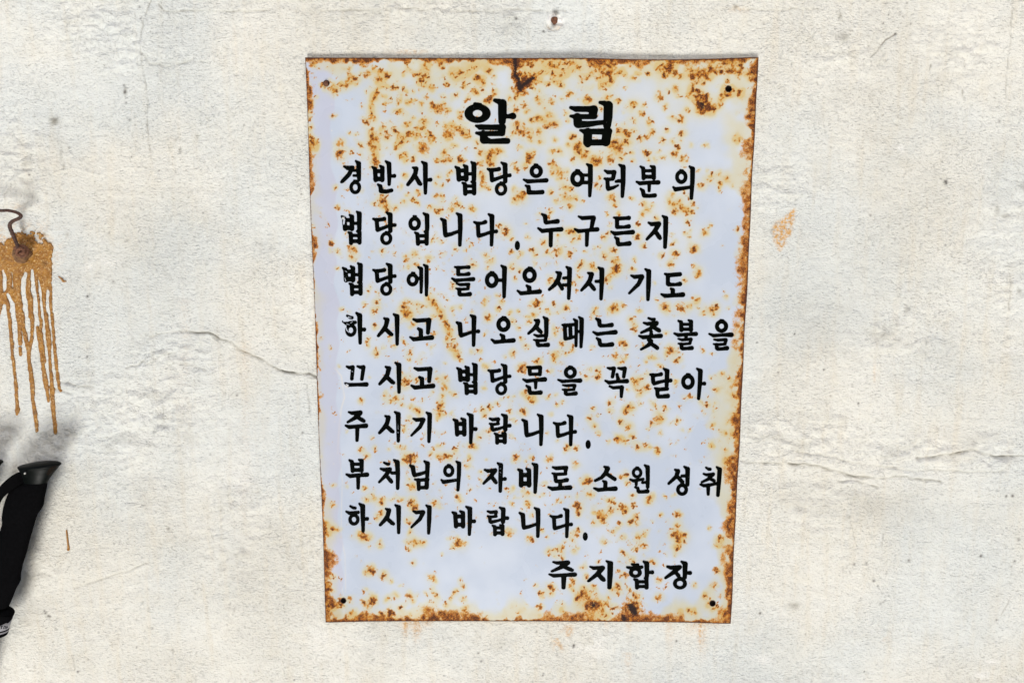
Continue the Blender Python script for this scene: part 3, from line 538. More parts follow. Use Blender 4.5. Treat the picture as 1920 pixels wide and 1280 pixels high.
def splat(A, x, y, s, a, ax=1.0):
    m = 3.2 * s + 8; X_, Y_ = (TX, TY) if A is rust else (HX, HY) if A is halo else (GX, GY)
    j0 = max(int((y - m - 108) / stepy) - 2, 0); j1 = min(int((y + m - 108) / stepy) + 3, NV)
    vv = min(max((y - 108) / 1059, 0), 1); xl = TL[0] + 39 * vv; wv = 850 - 91 * vv
    i0 = max(int((x - m - xl) / wv * NU) - 3, 0); i1 = min(int((x + m - xl) / wv * NU) + 4, NU)
    if j1 <= j0 or i1 <= i0: return
    g = a * np.exp(-(((X_[j0:j1, i0:i1] - x) / s) ** 2 + ((Y_[j0:j1, i0:i1] - y) / (s * ax)) ** 2))
    B = A[j0:j1, i0:i1]; B[:] = 1 - (1 - B) * (1 - g)
spots = []
for (ox, oy, sc), s in RS.items():
    for t in s.split():
        x, y, r = map(float, t.split(','))
        spots.append((x / sc + ox, y / sc + oy, r / sc))
seen = []
for (x, y, r) in spots:
    if any(abs(x - a) < 2.2 and abs(y - b) < 2.2 for a, b, c in seen): continue
    seen.append((x, y, r))
R2_ = np.random.default_rng(21)
# small freckles between the measured ones, thick at the top and thin down the two clean strips
fill = []
dens = vnoise(200, 200, 22, 77)
for _ in range(5200):
    x = R2_.uniform(580, 1415); y = R2_.uniform(112, 1160)
    uu, vv = uv_of(x, y); uu = float(uu); vv = float(vv)
    p = 0.55 * math.exp(-vv / .35) + 0.40
    if uu < .07: p *= .30
    if uu > .86 and .12 < vv < .55: p *= .15
    if uu > .86: p *= .5
    p *= float(sstep(.30, .75, dens[int(vv * 199), int(uu * 199)])) * 1.5 + .10
    if R2_.random() < p: fill.append((x, y, R2_.uniform(.7, 2.6) * (1.25 if vv < .3 else 1), R2_.uniform(.40, .85)))
for (x, y, r) in seen:
    splat(rust, x, y, r * .97, .88 if r > 3 else .78); splat(halo, x, y, r * 1.12 + 1.6, .66 if r > 2.5 else .50); splat(wide, x, y, r * 2.4 + 6, .12)
for (x, y, r, a) in fill:
    splat(rust, x, y, r, a); splat(halo, x, y, r * 1.6 + 1.5, .28 * a)
for (hx, hy, hr) in HOLES:
    for k in range(9):
        an = R2_.uniform(0, 6.28); q = hr + R2_.uniform(.5, 4.5); splat(rust, hx + q * math.cos(an), hy + q * math.sin(an) + 2, R2_.uniform(1.5, 3.4), .85); splat(halo, hx + q * math.cos(an), hy + q * math.sin(an) + 3, 5, .4)
for (x, y, r, a) in DARKS: splat(dark, x, y, r * 1.5, min(a * 1.1, 1)); splat(rust, x, y, r * 3.0, .95)
# break every spot up into ragged clusters
n1 = fbm(NV, NU, 5.0, 7, 3); n2 = fbm(NV, NU, 14, 8, 3); n3 = fbm(NV, NU, 40, 12, 3)
wb = (fbm(NV, NU, 6, 411, 3) - .5) * 14; wb2 = (fbm(NV, NU, 6, 412, 3) - .5) * 14
dl = (GX - GX[:, :1]); dr = (GX[:, -1:] - GX); dt = GY - GY[:1, :]; db = GY[-1:, :] - GY
def wob(d, w_): return np.maximum(d + w_ * np.clip(d / 6, 0, 1), 0)
e = 0.0
def band(d, w_, n): return sstep(1.25, 0.25, d / (w_ * (0.12 + 2.0 * sstep(.15, .85, n) )))
bt = band(wob(dt, wb), 10.5, fbm(NV, NU, 26, 50, 4)); bb = band(wob(db, wb2), 12.5 + 5 * np.exp(-((U - .2) / .12) ** 2), fbm(NV, NU, 30, 51, 4))
bl = band(wob(dl, wb2), 3.6 + 13 * sstep(.84, .9, V) + 3 * sstep(.5, .2, V), fbm(NV, NU, 18, 52, 4) * sstep(.25, .7, fbm(NV, NU, 50, 58, 3)) * 1.5); br = band(wob(dr, wb), 12.5 + 3 * V, fbm(NV, NU, 20, 53, 4) + .08)
edge = np.maximum.reduce([bt, bb, bl, br])
rust = np.clip(rust * (0.12 + 1.72 * fbm(NV, NU, 3.6, 7, 2)), 0, 1.1) 
rust = np.maximum(rust, edge * (0.30 + 1.05 * n1))
halo = np.clip(halo * (.7 + .6 * n2) + np.maximum.reduce([band(dt, 26, n3) * .5, band(db, 26, n3) * .55, band(dl, 15, n3) * .3, band(dr, 34, n3) * .55]), 0, 1)
halo = np.clip(halo + wide * .75 * (.6 + .8 * n3) + .16 * np.exp(-V / .3) * sstep(.06, .16, U) * sstep(1.0, .8, U), 0, 1)
ed = np.maximum.reduce([np.exp(-dt / 4.5), np.exp(-db / 3.2), .8 * np.exp(-dl / 3.0), np.exp(-dr / 4.5)])
film = np.zeros((NV, NU))
def film_line(pts, wd, a):
    global film
    film = np.maximum(film, a * np.exp(-(capsule(GX, GY, [(x, y, 0) for x, y in pts]) / wd) ** 2))
film_line([(628, 690), (640, 705), (646, 745), (640, 765), (636, 800), (633, 850)], 1.6, .7)
film_line([(636, 850), (642, 900), (640, 960), (640, 1010), (647, 1040), (648, 1110)], 1.2, .45)
film_line([(620, 1015), (629, 1030), (628, 1070), (638, 1085), (644, 1115)], 1.2, .5)
film_line([(645, 1132), (645, 1158)], 2.4, .6)
strip = .75 * sstep(0, 4, 619 + 24 * V ** .6 + 5 * np.sin(V * 30) * vnoise(NV, NU, 30, 431) + 3 * np.sin(V * 90) - GX) * (.5 + .5 * n3)
for (x, y, r) in [(618, 1158, 5), (645, 1160, 4), (650, 660, 2), (645, 409, 2.4), (650, 724, 3), (622, 196, 1.2), (622, 245, 1.2), (625, 278, 1.2), (638, 476, 1.4), (628, 790, 1.6), (626, 869, 1.6), (638, 1049, 1.4)]:
    splat(film, x, y, r, 1.0)
me = grid_mesh('enamel_plate', SX, QD, SZ, keep)
for nme, a in (('rust', rust), ('halo', halo), ('dark', dark), ('edge', np.clip(ed, 0, 1)), ('film', np.clip(film, 0, 1)), ('strip', strip)): attr(me, nme, a)
sign = thing('notice_sign')
tag(sign, 'rusty white enamelled metal notice with black Korean lettering nailed to the plaster wall', 'sign')
plate = link('enamel_plate', me, MS, sign)
# folded edge giving the sheet its thickness
def rim_mesh():
    idx = [(0, i) for i in range(NU)] + [(j, NU - 1) for j in range(1, NV)] + [(NV - 1, i) for i in range(NU - 2, -1, -1)] + [(j, 0) for j in range(NV - 2, 0, -1)]
    n = len(idx); vv = [(SX[a], QD[a], SZ[a]) for a in idx] + [(SX[a], QD[a] + .0011, SZ[a]) for a in idx]
    return mesh('sheet_edge', vv, [(i, i + n, (i + 1) % n + n, (i + 1) % n) for i in range(n)])
link('sheet_edge', rim_mesh(), MIRON, sign)

def cup(name, px, py, r, y0, y1, mat, parent, n=28, flare=1.0):
    v_ = []; f = []
    for k, (rr, yy) in enumerate(((r * 1.02, y0), (r * .98, (y0 + y1) / 2), (r * .9 * flare, y1))):
        for i in range(n):
            a = 2 * math.pi * i / n; x, z = at(px + rr * math.cos(a), py + rr * math.sin(a), y0); v_.append((x, yy, z))
    for k in range(2):
        for i in range(n): f.append((k * n + i, k * n + (i + 1) % n, (k + 1) * n + (i + 1) % n, (k + 1) * n + i))
    f.append(tuple(range(2 * n, 3 * n)))
    return link(name, mesh(name, v_, f), mat, parent)
def torus(name, px, py, r, tube, y, mat, parent, n=32, m=8, seed=0):
    rr = random.Random(seed); v_ = []; f = []
    for i in range(n):
        a = 2 * math.pi * i / n; R = r * (1 + rr.uniform(-.05, .05))
        for j in range(m):
            b = 2 * math.pi * j / m; q = R + tube * math.cos(b)
            x, z = at(px + q * math.cos(a), py + q * math.sin(a), y); v_.append((x, y - tube * .0006 * math.sin(b), z))
    for i in range(n):
        for j in range(m): f.append((i * m + j, ((i + 1) % n) * m + j, ((i + 1) % n) * m + (j + 1) % m, i * m + (j + 1) % m))
    return link(name, mesh(name, v_, f), mat, parent)
for k, (hx, hy, hr) in enumerate(HOLES):
    yy = float(plate_y(hx, hy))
    h = cup('nail_hole', hx, hy, hr + .6, yy + .0004, -0.0012, MHOLE, sign)
    torus('hole_rim', hx, hy, hr + .1, .55, yy, MIRON, h, seed=k)

def blob(name, px, py, y, rx, ry, rz, mat, parent=None, seed=0, rough=.12, n=20, m=12):
    """irregular hammered lump, centre on pixel, radii in photo px (x, z) and metres (depth)"""
    rr = random.Random(seed); ph = [rr.uniform(0, 6.28) for _ in range(6)]
    v_ = []; f = []
    for j in range(m + 1):
        th = math.pi * j / m
        for i in range(n):
            a = 2 * math.pi * i / n
            k = 1 + rough * (math.sin(3 * a + ph[0]) * math.sin(2 * th + ph[1]) + .6 * math.sin(5 * a + ph[2]) * math.sin(th * 3 + ph[3]))
            x, z = at(px + rx * k * math.sin(th) * math.cos(a), py - ry * k * math.sin(th) * math.sin(a), y)
            v_.append((x, y - rz * math.cos(th) * k, z))
    for j in range(m):
        for i in range(n): f.append((j * n + i, j * n + (i + 1) % n, (j + 1) * n + (i + 1) % n, (j + 1) * n + i))
    return link(name, mesh(name, v_, f), mat, parent)
blob('nail_head', 611.5, 157, float(plate_y(612, 156)) - .0008, 4.6, 5.4, .0026, MIRON_B, sign, 4)

# ================================================================== LETTERING
# every syllable drawn stroke by stroke (x, y, r) in fifths of a photo pixel; O = ring: centre, outer radii, inner radii, nub
GLYPHS = {
'알': (1, 'O1377,215,122,88,44,33,1352,128|1538,92,16 1580,105,26 1610,122,40 1610,220,40 1607,288,34|1620,240,22 1660,243,18 1705,238,28 1712,240,28|1362,330,10 1400,343,25 1500,345,24 1615,345,27|1608,345,34 1606,395,30|1366,398,12 1410,405,22 1610,402,24|1430,405,30 1438,458,40|1440,462,36 1500,477,22 1640,472,27 1658,473,26'),
'림': (2, '350,160,14 400,174,26 500,174,26 568,178,33|566,180,40 558,225,38 575,240,27|350,240,12 395,246,22 560,245,23|412,250,38 418,310,40|430,318,33 520,315,27 600,304,22 690,296,20|625,112,14 665,120,24 703,142,43 700,250,42 692,328,36|440,372,10 480,384,24 690,385,28 714,380,26|512,392,40 508,485,40 510,500,32|692,390,44 685,440,42 680,480,42|510,487,28 690,487,27'),
'경': (1, '125,712,9 160,726,20 205,722,17|202,725,18 170,788,20 112,848,17 102,856,13|235,660,9 262,685,22 262,760,22 266,835,17|210,750,11 255,750,11|215,797,11 255,797,11|O230,908,54,62,22,30,218,842'),
'반': (1, '390,716,9 415,735,20 422,838,20|462,705,9 485,725,20 483,838,20|420,756,18 485,756,18|420,829,20 485,829,20|515,662,9 546,688,22 550,800,20 548,878,15|570,803,12 596,800,18|442,880,9 465,898,19 472,935,20|472,942,20 520,947,18 570,936,17'),
'사': (1, '770,722,9 800,735,23 795,775,20 762,832,19 724,880,16|792,800,18 832,868,20 842,876,17|855,668,9 887,692,23 888,850,21 888,960,15|905,840,12 935,836,18'),
'법': (1, '1170,715,10 1195,735,21 1203,832,22|1248,700,10 1270,720,22 1270,832,22|1200,750,18 1270,750,18|1205,823,22 1270,823,22|1318,670,9 1343,692,24 1343,835,21|1288,781,14 1340,781,14|1235,865,9 1258,880,20 1262,966,20|1320,855,10 1345,866,20 1345,962,20|1260,896,15 1345,896,15|1262,950,17 1345,950,17'),
'당': (1, '1472,735,10 1500,747,18 1560,741,17 1578,736,19|1505,750,19 1512,835,19|1514,842,18 1560,826,16 1640,796,14|1600,675,9 1635,698,23 1637,850,20|1640,799,12 1680,795,17|O1597,923,58,62,24,30,1592,860'),
'은': (2, 'O27,757,62,62,22,27,12,692|-90,835,9 -50,852,19 40,847,16 122,842,20|-72,890,9 -45,905,20 -42,945,20|-42,955,20 20,956,18 85,952,20'),
'여': (2, 'O413,825,66,77,25,33,402,745|502,690,9 535,712,23 535,850,22 529,985,15|465,793,14 530,793,14|460,862,16 530,862,16'),
'러': (2, '670,750,9 700,766,18 760,765,18|757,768,22 750,818,18|668,825,10 700,833,16 745,830,15|694,836,18 698,910,19|704,922,19 750,910,15 795,888,9|805,695,9 842,718,24 842,860,22 835,990,16|775,852,12 795,848,16 830,848,15'),
'분': (2, '1005,712,9 1030,730,18 1034,822,18|1100,708,9 1128,722,21 1130,818,20|1035,752,14 1128,752,14|1035,808,18 1128,808,18|968,855,9 1000,870,18 1080,863,17 1172,861,20|1087,870,17 1086,938,14|1005,920,9 1028,943,19 1034,975,19|1040,985,19 1090,988,17 1140,983,19'),
'의': (2, 'O1388,810,57,65,22,28,1378,745|1312,905,9 1335,926,20 1400,917,17 1480,904,14|1465,712,9 1494,735,22 1492,850,21 1482,1008,16'),
'입': (3, 'O787,197,58,65,22,28,776,125|870,100,9 903,122,22 905,240,20 901,285,17|790,280,9 812,295,18 819,385,19|880,272,9 900,286,20 900,385,18|815,312,15 900,312,15|818,368,16 900,368,16'),
'니': (3, '1035,152,11 1066,175,22 1073,290,20|1078,306,20 1130,295,17 1200,268,14|1180,100,9 1213,124,23 1215,250,21 1211,396,16'),
'다': (3, '1345,182,10 1375,197,17 1420,193,14 1450,182,19|1380,200,19 1385,300,19|1388,312,18 1440,298,16 1500,276,14|1480,108,9 1512,130,23 1512,250,20 1508,395,16|1530,273,13 1552,270,18'),
'누': (4, '80,107,9 110,128,21 115,180,19|121,188,17 170,182,16 226,176,22|45,240,9 85,266,19 170,256,17 262,250,21|165,260,20 163,400,18'),
'구': (4, '425,130,9 460,146,18 540,140,18 565,142,20|563,148,23 545,238,17|388,248,9 425,268,18 500,260,15 600,251,20|505,265,20 501,398,16'),
'든': (4, '755,140,9 790,150,18 870,146,16 895,144,20|785,150,19 785,225,19|790,230,17 850,230,14 895,223,20|730,272,9 765,291,19 850,283,16 932,277,21|765,325,9 790,345,19 792,380,19|800,391,19 850,389,17 900,383,22'),
'지': (4, '1080,187,9 1110,202,19 1178,196,18|1175,202,24 1140,265,20 1066,342,13|1140,262,18 1180,322,21 1188,333,17|1212,125,9 1242,148,23 1240,280,22 1235,416,17'),
'에': (3, 'O768,722,56,62,21,27,762,655|820,603,9 848,622,19 850,740,17 848,840,13|815,710,13 848,710,13|873,583,9 899,602,19 899,740,19 897,865,14'),
'들': (3, '1165,603,9 1200,612,17 1260,606,14 1295,605,17|1195,612,18 1195,670,18|1200,673,15 1250,675,13 1293,668,19|1138,710,9 1170,730,17 1250,723,14 1337,717,19|1180,758,8 1215,769,14 1295,765,14|1290,770,16 1286,800,14|1175,803,7 1210,813,13 1290,808,12|1205,815,18 1207,855,18|1213,862,17 1260,863,15 1305,857,20'),
'어': (3, 'O1510,725,64,75,24,33,1500,650|1600,590,9 1630,615,23 1628,740,21 1626,880,16|1575,727,15 1620,727,15'),
'오': (3, 'O1865,680,67,72,26,31,1856,608|1838,778,11 1862,798,21 1862,840,20|1752,825,9 1785,850,18 1870,842,17 1960,834,21'),
'셔': (4, '215,650,9 247,667,23 236,715,21 200,770,19 150,814,13|232,745,18 262,790,18 270,806,17|310,602,9 340,625,23 338,740,21 332,895,16|283,707,13 335,702,13|280,771,14 335,771,14'),
'서': (4, '512,658,9 546,673,23 532,725,21 500,770,19 451,821,12|525,755,18 562,800,19 572,812,16|610,608,9 643,630,23 642,740,22 635,900,16|588,738,14 640,737,15'),
'기': (4, '918,683,9 950,696,18 1015,690,17|1020,696,21 985,765,19 900,848,11|1050,623,9 1083,646,23 1080,780,22 1075,906,16'),
'도': (4, '1235,668,10 1270,680,19 1375,671,19|1262,682,19 1262,760,19|1270,767,18 1330,769,14 1375,762,20|1290,805,10 1308,822,21 1308,865,19|1200,858,9 1235,873,19 1320,869,17 1402,862,22'),
'하': (7, '183,943,9 210,958,13 230,961,13|145,993,8 175,1008,15 258,1001,14|O218,1068,52,55,20,25|268,920,9 300,945,23 302,1060,20 304,1175,15|320,1063,12 342,1062,17'),
'시': (5, '500,133,9 530,150,22 517,205,20 488,250,19 447,296,14|515,235,18 560,278,19 573,286,15|590,95,9 622,118,23 623,240,20 623,374,15'),
'고': (5, '775,143,10 810,156,18 900,150,18 922,150,19|920,155,24 912,268,18|820,230,12 845,247,20 845,310,20|745,310,9 780,330,19 860,323,17 948,314,22'),
'나': (5, '1182,172,11 1211,190,22 1218,280,20|1224,294,19 1270,281,16 1330,260,13|1312,105,9 1344,126,23 1342,250,20 1340,384,16|1360,258,12 1384,256,18'),
'실': (6, '12,150,9 42,162,23 35,195,20 0,238,17 -45,275,12|25,215,18 62,254,19 72,262,16|95,122,9 122,146,22 122,250,20 122,280,19|8,287,8 40,300,14 125,294,14|120,300,17 116,330,14|4,335,7 40,344,13 115,340,13|35,346,18 42,380,18|50,387,17 90,386,15 137,382,20'),
'때': (6, '272,195,9 300,202,17 380,192,14|295,200,18 300,320,18|346,200,18 350,310,18|300,327,15 350,318,14 385,305,12|380,142,9 403,162,18 402,270,16 400,390,14|428,122,9 453,146,21 452,270,20 447,400,14|405,258,12 450,258,12'),
'는': (6, '590,137,11 617,157,21 622,195,19|630,204,17 680,203,15 735,196,20|562,262,9 600,282,17 680,272,15 770,264,21|595,320,10 620,340,19 625,375,19|635,385,18 690,384,17 738,378,21'),
'촛': (6, '1080,132,10 1110,144,13 1135,142,13|1035,176,9 1070,186,16 1155,177,19|1152,182,22 1095,232,17 1012,268,11|1115,212,15 1175,245,20 1182,250,16|1105,258,15 1105,295,18|992,298,9 1030,312,18 1110,304,16 1195,298,20|1080,335,15 1104,348,20 1080,385,17 1010,425,10|1098,368,17 1150,402,19 1162,412,18'),
'불': (6, '1360,157,9 1385,170,17 1388,243,19|1455,152,9 1480,165,18 1478,243,19|1385,190,13 1480,190,13|1385,236,15 1480,236,15|1322,275,9 1360,291,17 1440,284,14 1525,280,19|1432,290,18 1432,320,14|1360,325,8 1395,336,13 1480,328,13|1477,333,16 1470,362,13|1360,370,7 1395,376,12 1470,370,12|1388,378,17 1390,410,17|1400,418,16 1440,416,15 1486,412,19'),
'을': (6, 'O1765,208,61,60,23,25,1755,149|1650,280,9 1690,296,16 1770,290,14 1858,288,21|1695,332,8 1730,338,13 1805,333,14|1806,340,17 1800,365,13|1690,375,7 1725,381,13 1800,375,12|1718,382,16 1720,412,17|1730,421,16 1770,420,15 1816,413,20'),
'끄': (5, '150,585,9 175,596,15 205,590,16|208,594,17 198,700,16|250,583,9 280,593,15 306,590,18|308,594,18 292,702,16|135,742,8 170,757,17 250,755,15 335,753,20'),
'문': (6, '-58,590,9 -30,598,15 62,593,17|-35,600,19 -32,655,17|65,598,18 62,658,17|-30,657,14 62,657,14|-95,705,9 -60,722,17 20,712,15 108,706,21|22,715,18 22,785,13|-65,765,9 -38,785,18 -35,820,18|-28,833,17 20,833,16 68,829,20'),
'꼭': (6, '697,598,9 720,605,14 755,602,16|757,606,18 742,680,16|795,600,9 825,606,15 858,603,17|858,607,19 848,680,16|785,660,14 795,705,17|675,718,9 710,736,17 790,726,14 878,722,20|715,770,9 750,785,14 830,778,15|830,782,20 825,866,14'),
'닫': (6, '1097,660,10 1125,668,17 1170,664,14 1198,657,18|1120,668,19 1124,730,18|1132,745,17 1190,729,15 1240,718,13|1222,605,9 1255,628,22 1250,765,18|1260,718,13 1287,716,18|1140,788,9 1170,801,17 1255,794,17|1162,802,19 1164,850,18|1172,866,18 1210,866,17 1260,861,21'),
'아': (6, 'O1450,728,63,72,26,32,1440,655|1535,605,9 1567,628,22 1562,740,20 1550,884,15|1585,746,12 1603,745,18'),
'주': (7, '170,62,9 200,72,16 278,66,19|275,72,22 225,118,18 160,156,11|235,100,16 298,138,18 312,146,15|140,188,9 175,202,18 250,196,16 330,190,21|250,200,20 247,325,15'),
'바': (7, '1152,132,10 1178,148,20 1186,270,20|1225,122,10 1252,140,20 1253,270,20|1185,173,18 1253,173,18|1185,254,18 1253,254,18|1282,77,9 1318,100,23 1318,210,21 1313,348,15|1335,222,13 1359,221,18'),
'랍': (7, '1490,122,9 1520,133,15 1570,127,15|1572,131,17 1566,158,13|1490,170,8 1520,178,13 1575,172,11|1510,180,16 1514,220,16|1525,229,16 1580,216,13 1630,200,11|1605,85,9 1640,105,22 1637,225,20|1650,190,13 1679,189,17|1537,262,9 1558,275,17 1561,348,18|1610,258,10 1632,268,19 1632,344,19|1562,285,14 1632,285,14|1562,334,15 1632,334,15'),
'부': (7, '175,512,9 198,528,18 206,612,18|265,508,9 290,520,20 290,610,18|200,550,14 290,550,14|205,604,17 290,604,17|147,645,9 185,661,18 260,653,16 340,648,20|258,660,19 257,772,15'),
'처': (7, '500,535,9 530,549,13 546,548,13|468,592,9 500,602,17 555,597,17|552,604,21 515,655,18 455,717,11|525,660,16 562,705,18 570,714,16|592,510,9 624,533,23 630,640,20 628,774,16|575,633,14 625,631,14'),
'님': (7, '745,562,11 770,580,21 780,640,19|786,654,17 840,641,16 895,623,13|878,522,9 908,545,22 905,665,18|790,692,9 825,700,14 910,692,16|823,702,20 825,785,15|902,696,20 900,766,20|825,770,15 900,768,16'),
'자': (7, '1445,602,10 1475,614,16 1545,605,16|1538,614,21 1495,670,18 1434,730,11|1505,662,17 1540,708,18 1550,722,15|1565,540,9 1596,560,21 1592,680,20 1590,800,16|1615,690,13 1634,688,17'),
'비': (7, '1758,600,10 1785,615,20 1786,745,22|1835,592,10 1860,610,20 1860,745,22|1785,652,19 1860,652,19|1785,732,20 1860,732,20|1892,545,9 1925,565,23 1922,690,21 1917,810,16'),
'로': (8, '182,578,9 215,588,17 310,582,17|306,590,20 301,628,15|178,635,8 215,645,14 305,641,13|205,650,19 209,700,17|215,710,16 260,709,15 315,698,19|252,715,18 252,760,18|140,765,9 180,781,18 260,774,17 345,769,21'),
'소': (8, '665,573,9 696,591,23 680,630,20 640,675,16 580,704,12|685,638,16 740,675,17 764,690,17|655,708,10 676,722,19 675,770,19|570,775,9 610,791,17 690,784,16 770,779,21'),
'원': (8, 'O973,630,49,51,20,23,965,578|908,693,9 940,706,14 1030,690,12|965,710,15 965,740,13|1045,560,9 1072,580,21 1074,680,18 1072,762,17|1023,722,12 1070,718,12|955,765,9 980,775,14 984,800,17|992,809,15 1030,808,15 1070,803,19'),
'성': (8, '1330,602,10 1356,616,21 1340,665,18 1270,731,12|1345,660,16 1390,708,18 1400,716,16|1415,573,9 1447,597,22 1445,740,18|1393,661,13 1440,659,13|O1395,788,55,56,21,24,1386,733'),
'취': (8, '1620,582,9 1645,597,14 1658,597,14|1597,640,9 1625,650,13 1690,642,14|1682,648,17 1640,690,14 1580,718,10|1645,680,13 1690,702,15 1697,706,13|1567,740,9 1600,751,15 1660,743,14 1735,728,12|1640,752,19 1640,830,14|1720,577,9 1748,600,21 1740,720,20 1731,840,16'),
'합': (9, '925,637,10 960,644,13 980,642,13|880,665,10 920,674,16 1000,667,16 1018,663,14|O957,715,60,48,22,19|1035,612,10 1064,632,23 1065,740,20 1062,762,19|1090,713,13 1115,712,18|945,778,9 970,790,18 972,853,19|1045,768,10 1065,777,15 1062,853,19|970,801,14 1060,801,14|972,845,14 1060,845,14'),
'장': (9, '1258,660,12 1290,669,18 1375,663,18|1362,670,22 1310,715,19 1240,764,12|1325,700,16 1362,745,18|1390,613,10 1424,635,24 1420,760,19|1445,718,14 1470,718,18|O1375,817,65,54,28,25,1366,763'),
}
CH2 = [[(118, 150, 12), (128, 160, 9)], [(124, 175, 9), (122, 200, 7)], [(105, 140, 3), (135, 135, 3)]]
TEXT = [('알', 1), ('림', 2),
 ('경', 1), ('반', 1), ('사', 1), ('법', 1), ('당', 1), ('은', 2), ('여', 2), ('러', 2), ('분', 2), ('의', 2),
 ('법', 3, (95, 77, 292, 397), CH2), ('당', 3, (390, 85, 618, 397)), ('입', 3), ('니', 3), ('다', 3), ('누', 4), ('구', 4), ('든', 4), ('지', 4),
 ('법', 3, (105, 560, 302, 875), [[(135, 640, 3), (150, 650, 4)], [(132, 705, 3), (140, 735, 4)]]), ('당', 3, (390, 565, 618, 872)), ('에', 3), ('들', 3), ('어', 3), ('오', 3), ('셔', 4), ('서', 4), ('기', 4), ('도', 4),
 ('하', 5, (108, 75, 333, 380), [[(165, 122, 6), (195, 130, 2)], [(120, 162, 6), (165, 160, 5)], [(150, 185, 4), (175, 195, 3)], [(142, 215, 4), (150, 245, 6), (170, 265, 4)], [(205, 165, 3), (185, 180, 3)]]), ('시', 5), ('고', 5), ('나', 5), ('오', 5, (1500, 113, 1735, 373)), ('실', 6), ('때', 6), ('는', 6), ('촛', 6), ('불', 6), ('을', 6),
 ('끄', 5, None, [[(198, 632, 4), (208, 632, 3)], [(142, 748, 3), (160, 762, 9)]]), ('시', 5, (447, 542, 662, 840)), ('고', 5, (748, 587, 982, 800)), ('법', 5, (1177, 550, 1380, 853)), ('당', 5, (1470, 558, 1695, 853)), ('문', 6), ('을', 6, (225, 575, 460, 860)), ('꼭', 6), ('닫', 6), ('아', 6),
 ('주', 7), ('시', 7, (445, 53, 655, 347), [[(632, 160, 1.2), (632, 225, 2)], [(630, 250, 3), (632, 258, 3)]]), ('기', 7, (748, 58, 950, 350)), ('바', 7), ('랍', 7), ('니', 7, (1788, 77, 1995, 380)), ('다', 8, (183, 85, 410, 382)),
 ('부', 7), ('처', 7), ('님', 7), ('의', 7, (1030, 517, 1225, 805)), ('자', 7, None, [[(1585, 592, 3), (1598, 590, 2)], [(1588, 628, 3), (1600, 632, 2)]]), ('비', 7), ('로', 8), ('소', 8), ('원', 8), ('성', 8), ('취', 8),
 ('하', 7), ('시', 7, (452, 925, 658, 1205)), ('기', 7, (748, 928, 947, 1207)), ('바', 7, (1133, 940, 1363, 1220)), ('랍', 7, (1463, 948, 1673, 1223)), ('니', 7, (1762, 952, 1965, 1240)), ('다', 8, (152, 960, 372, 1242)),
 ('주', 9, (142, 603, 410, 870)), ('지', 9, (505, 600, 747, 870)), ('합', 9), ('장', 9)]
REG = {1: (620, 170), 2: (1000, 170), 3: (620, 380), 4: (1000, 380), 5: (620, 570), 6: (1000, 570), 7: (620, 760), 8: (1000, 760), 9: (1000, 930)}
def glyph_field(defn, step):
    """signed distance field of one syllable in its own 5x tracing units"""
    st = [s for s in defn.split('|')]
    xs, ys = [], []; prim = []
    for s in st:
        s = s.strip(); neg = False
        if s[0] == 'O':
            p = [float(q) for q in s[1:].split(',')]; prim.append(('O', p, neg)); xs += [p[0] - p[2], p[0] + p[2]]; ys += [p[1] - p[3] - 12, p[1] + p[3]]
        else:
            p = [tuple(float(q) for q in t.split(',')) for t in s.split(' ')]; prim.append(('S', p, neg))
            if not neg: xs += [t[0] - t[2] for t in p] + [t[0] + t[2] for t in p]; ys += [t[1] - t[2] for t in p] + [t[1] + t[2] for t in p]
    gx = np.arange(min(xs) - 8, max(xs) + 9, step); gy = np.arange(min(ys) - 8, max(ys) + 9, step)
    XX, YY = np.meshgrid(gx, gy); F = None; holes = []
    for k, p, neg in prim:
        if k == 'O':
            d = ellipse(XX, YY, p[0], p[1], p[2], p[3]); holes.append(ellipse(XX, YY, p[0], p[1], p[4], p[5]))
            if len(p) > 6:
                nb = p[2] / 60
                d = smin(d, capsule(XX, YY, [(p[6], p[7], 8 * nb), (p[6] + 24 * nb, p[7] + 5 * nb, 10 * nb)]), 5)
        else: d = capsule(XX, YY, p)
        if neg: holes.append(d); continue
        F = d if F is None else smin(F, d, 6)
    F = F - 1.5
    for hh in holes: F = np.maximum(F, -hh)
    return F, gx, gy
cacheF = {}
def box_of(F, gx, gy):
    a = F < 0; i = np.nonzero(a.any(0))[0]; j = np.nonzero(a.any(1))[0]
    return gx[i[0]], gy[j[0]], gx[i[-1]], gy[j[-1]]
def place(ch, reg, box=None, chips=None):
    base, defn = GLYPHS[ch]
    if ch not in cacheF: cacheF[ch] = glyph_field(defn, 3.0)
    F, gx, gy = cacheF[ch]
    ox, oy = REG[reg]
    if chips is not None or box is None: pass
    if box is None: X = gx / 5 + REG[base][0]; Y = gy / 5 + REG[base][1]
    else:
        x0, y0, x1, y1 = box_of(F, gx, gy)
        X = ((gx - x0) / (x1 - x0) * (box[2] - box[0]) + box[0]) / 5 + ox
        Y = ((gy - y0) / (y1 - y0) * (box[3] - box[1]) + box[1]) / 5 + oy
    if chips:
        XX, YY = np.meshgrid(X, Y); F = F.copy()
        for c in chips: F = np.maximum(F, -capsule(XX, YY, [(x / 5 + ox, y / 5 + oy, r / 5) for x, y, r in c]) * 5)
    me = raised('letter', F, X, Y, lambda a, b: plate_y(a, b) - .00045, .0003)
    return link('letter', me, ML, sign)
for item in TEXT: place(*item)
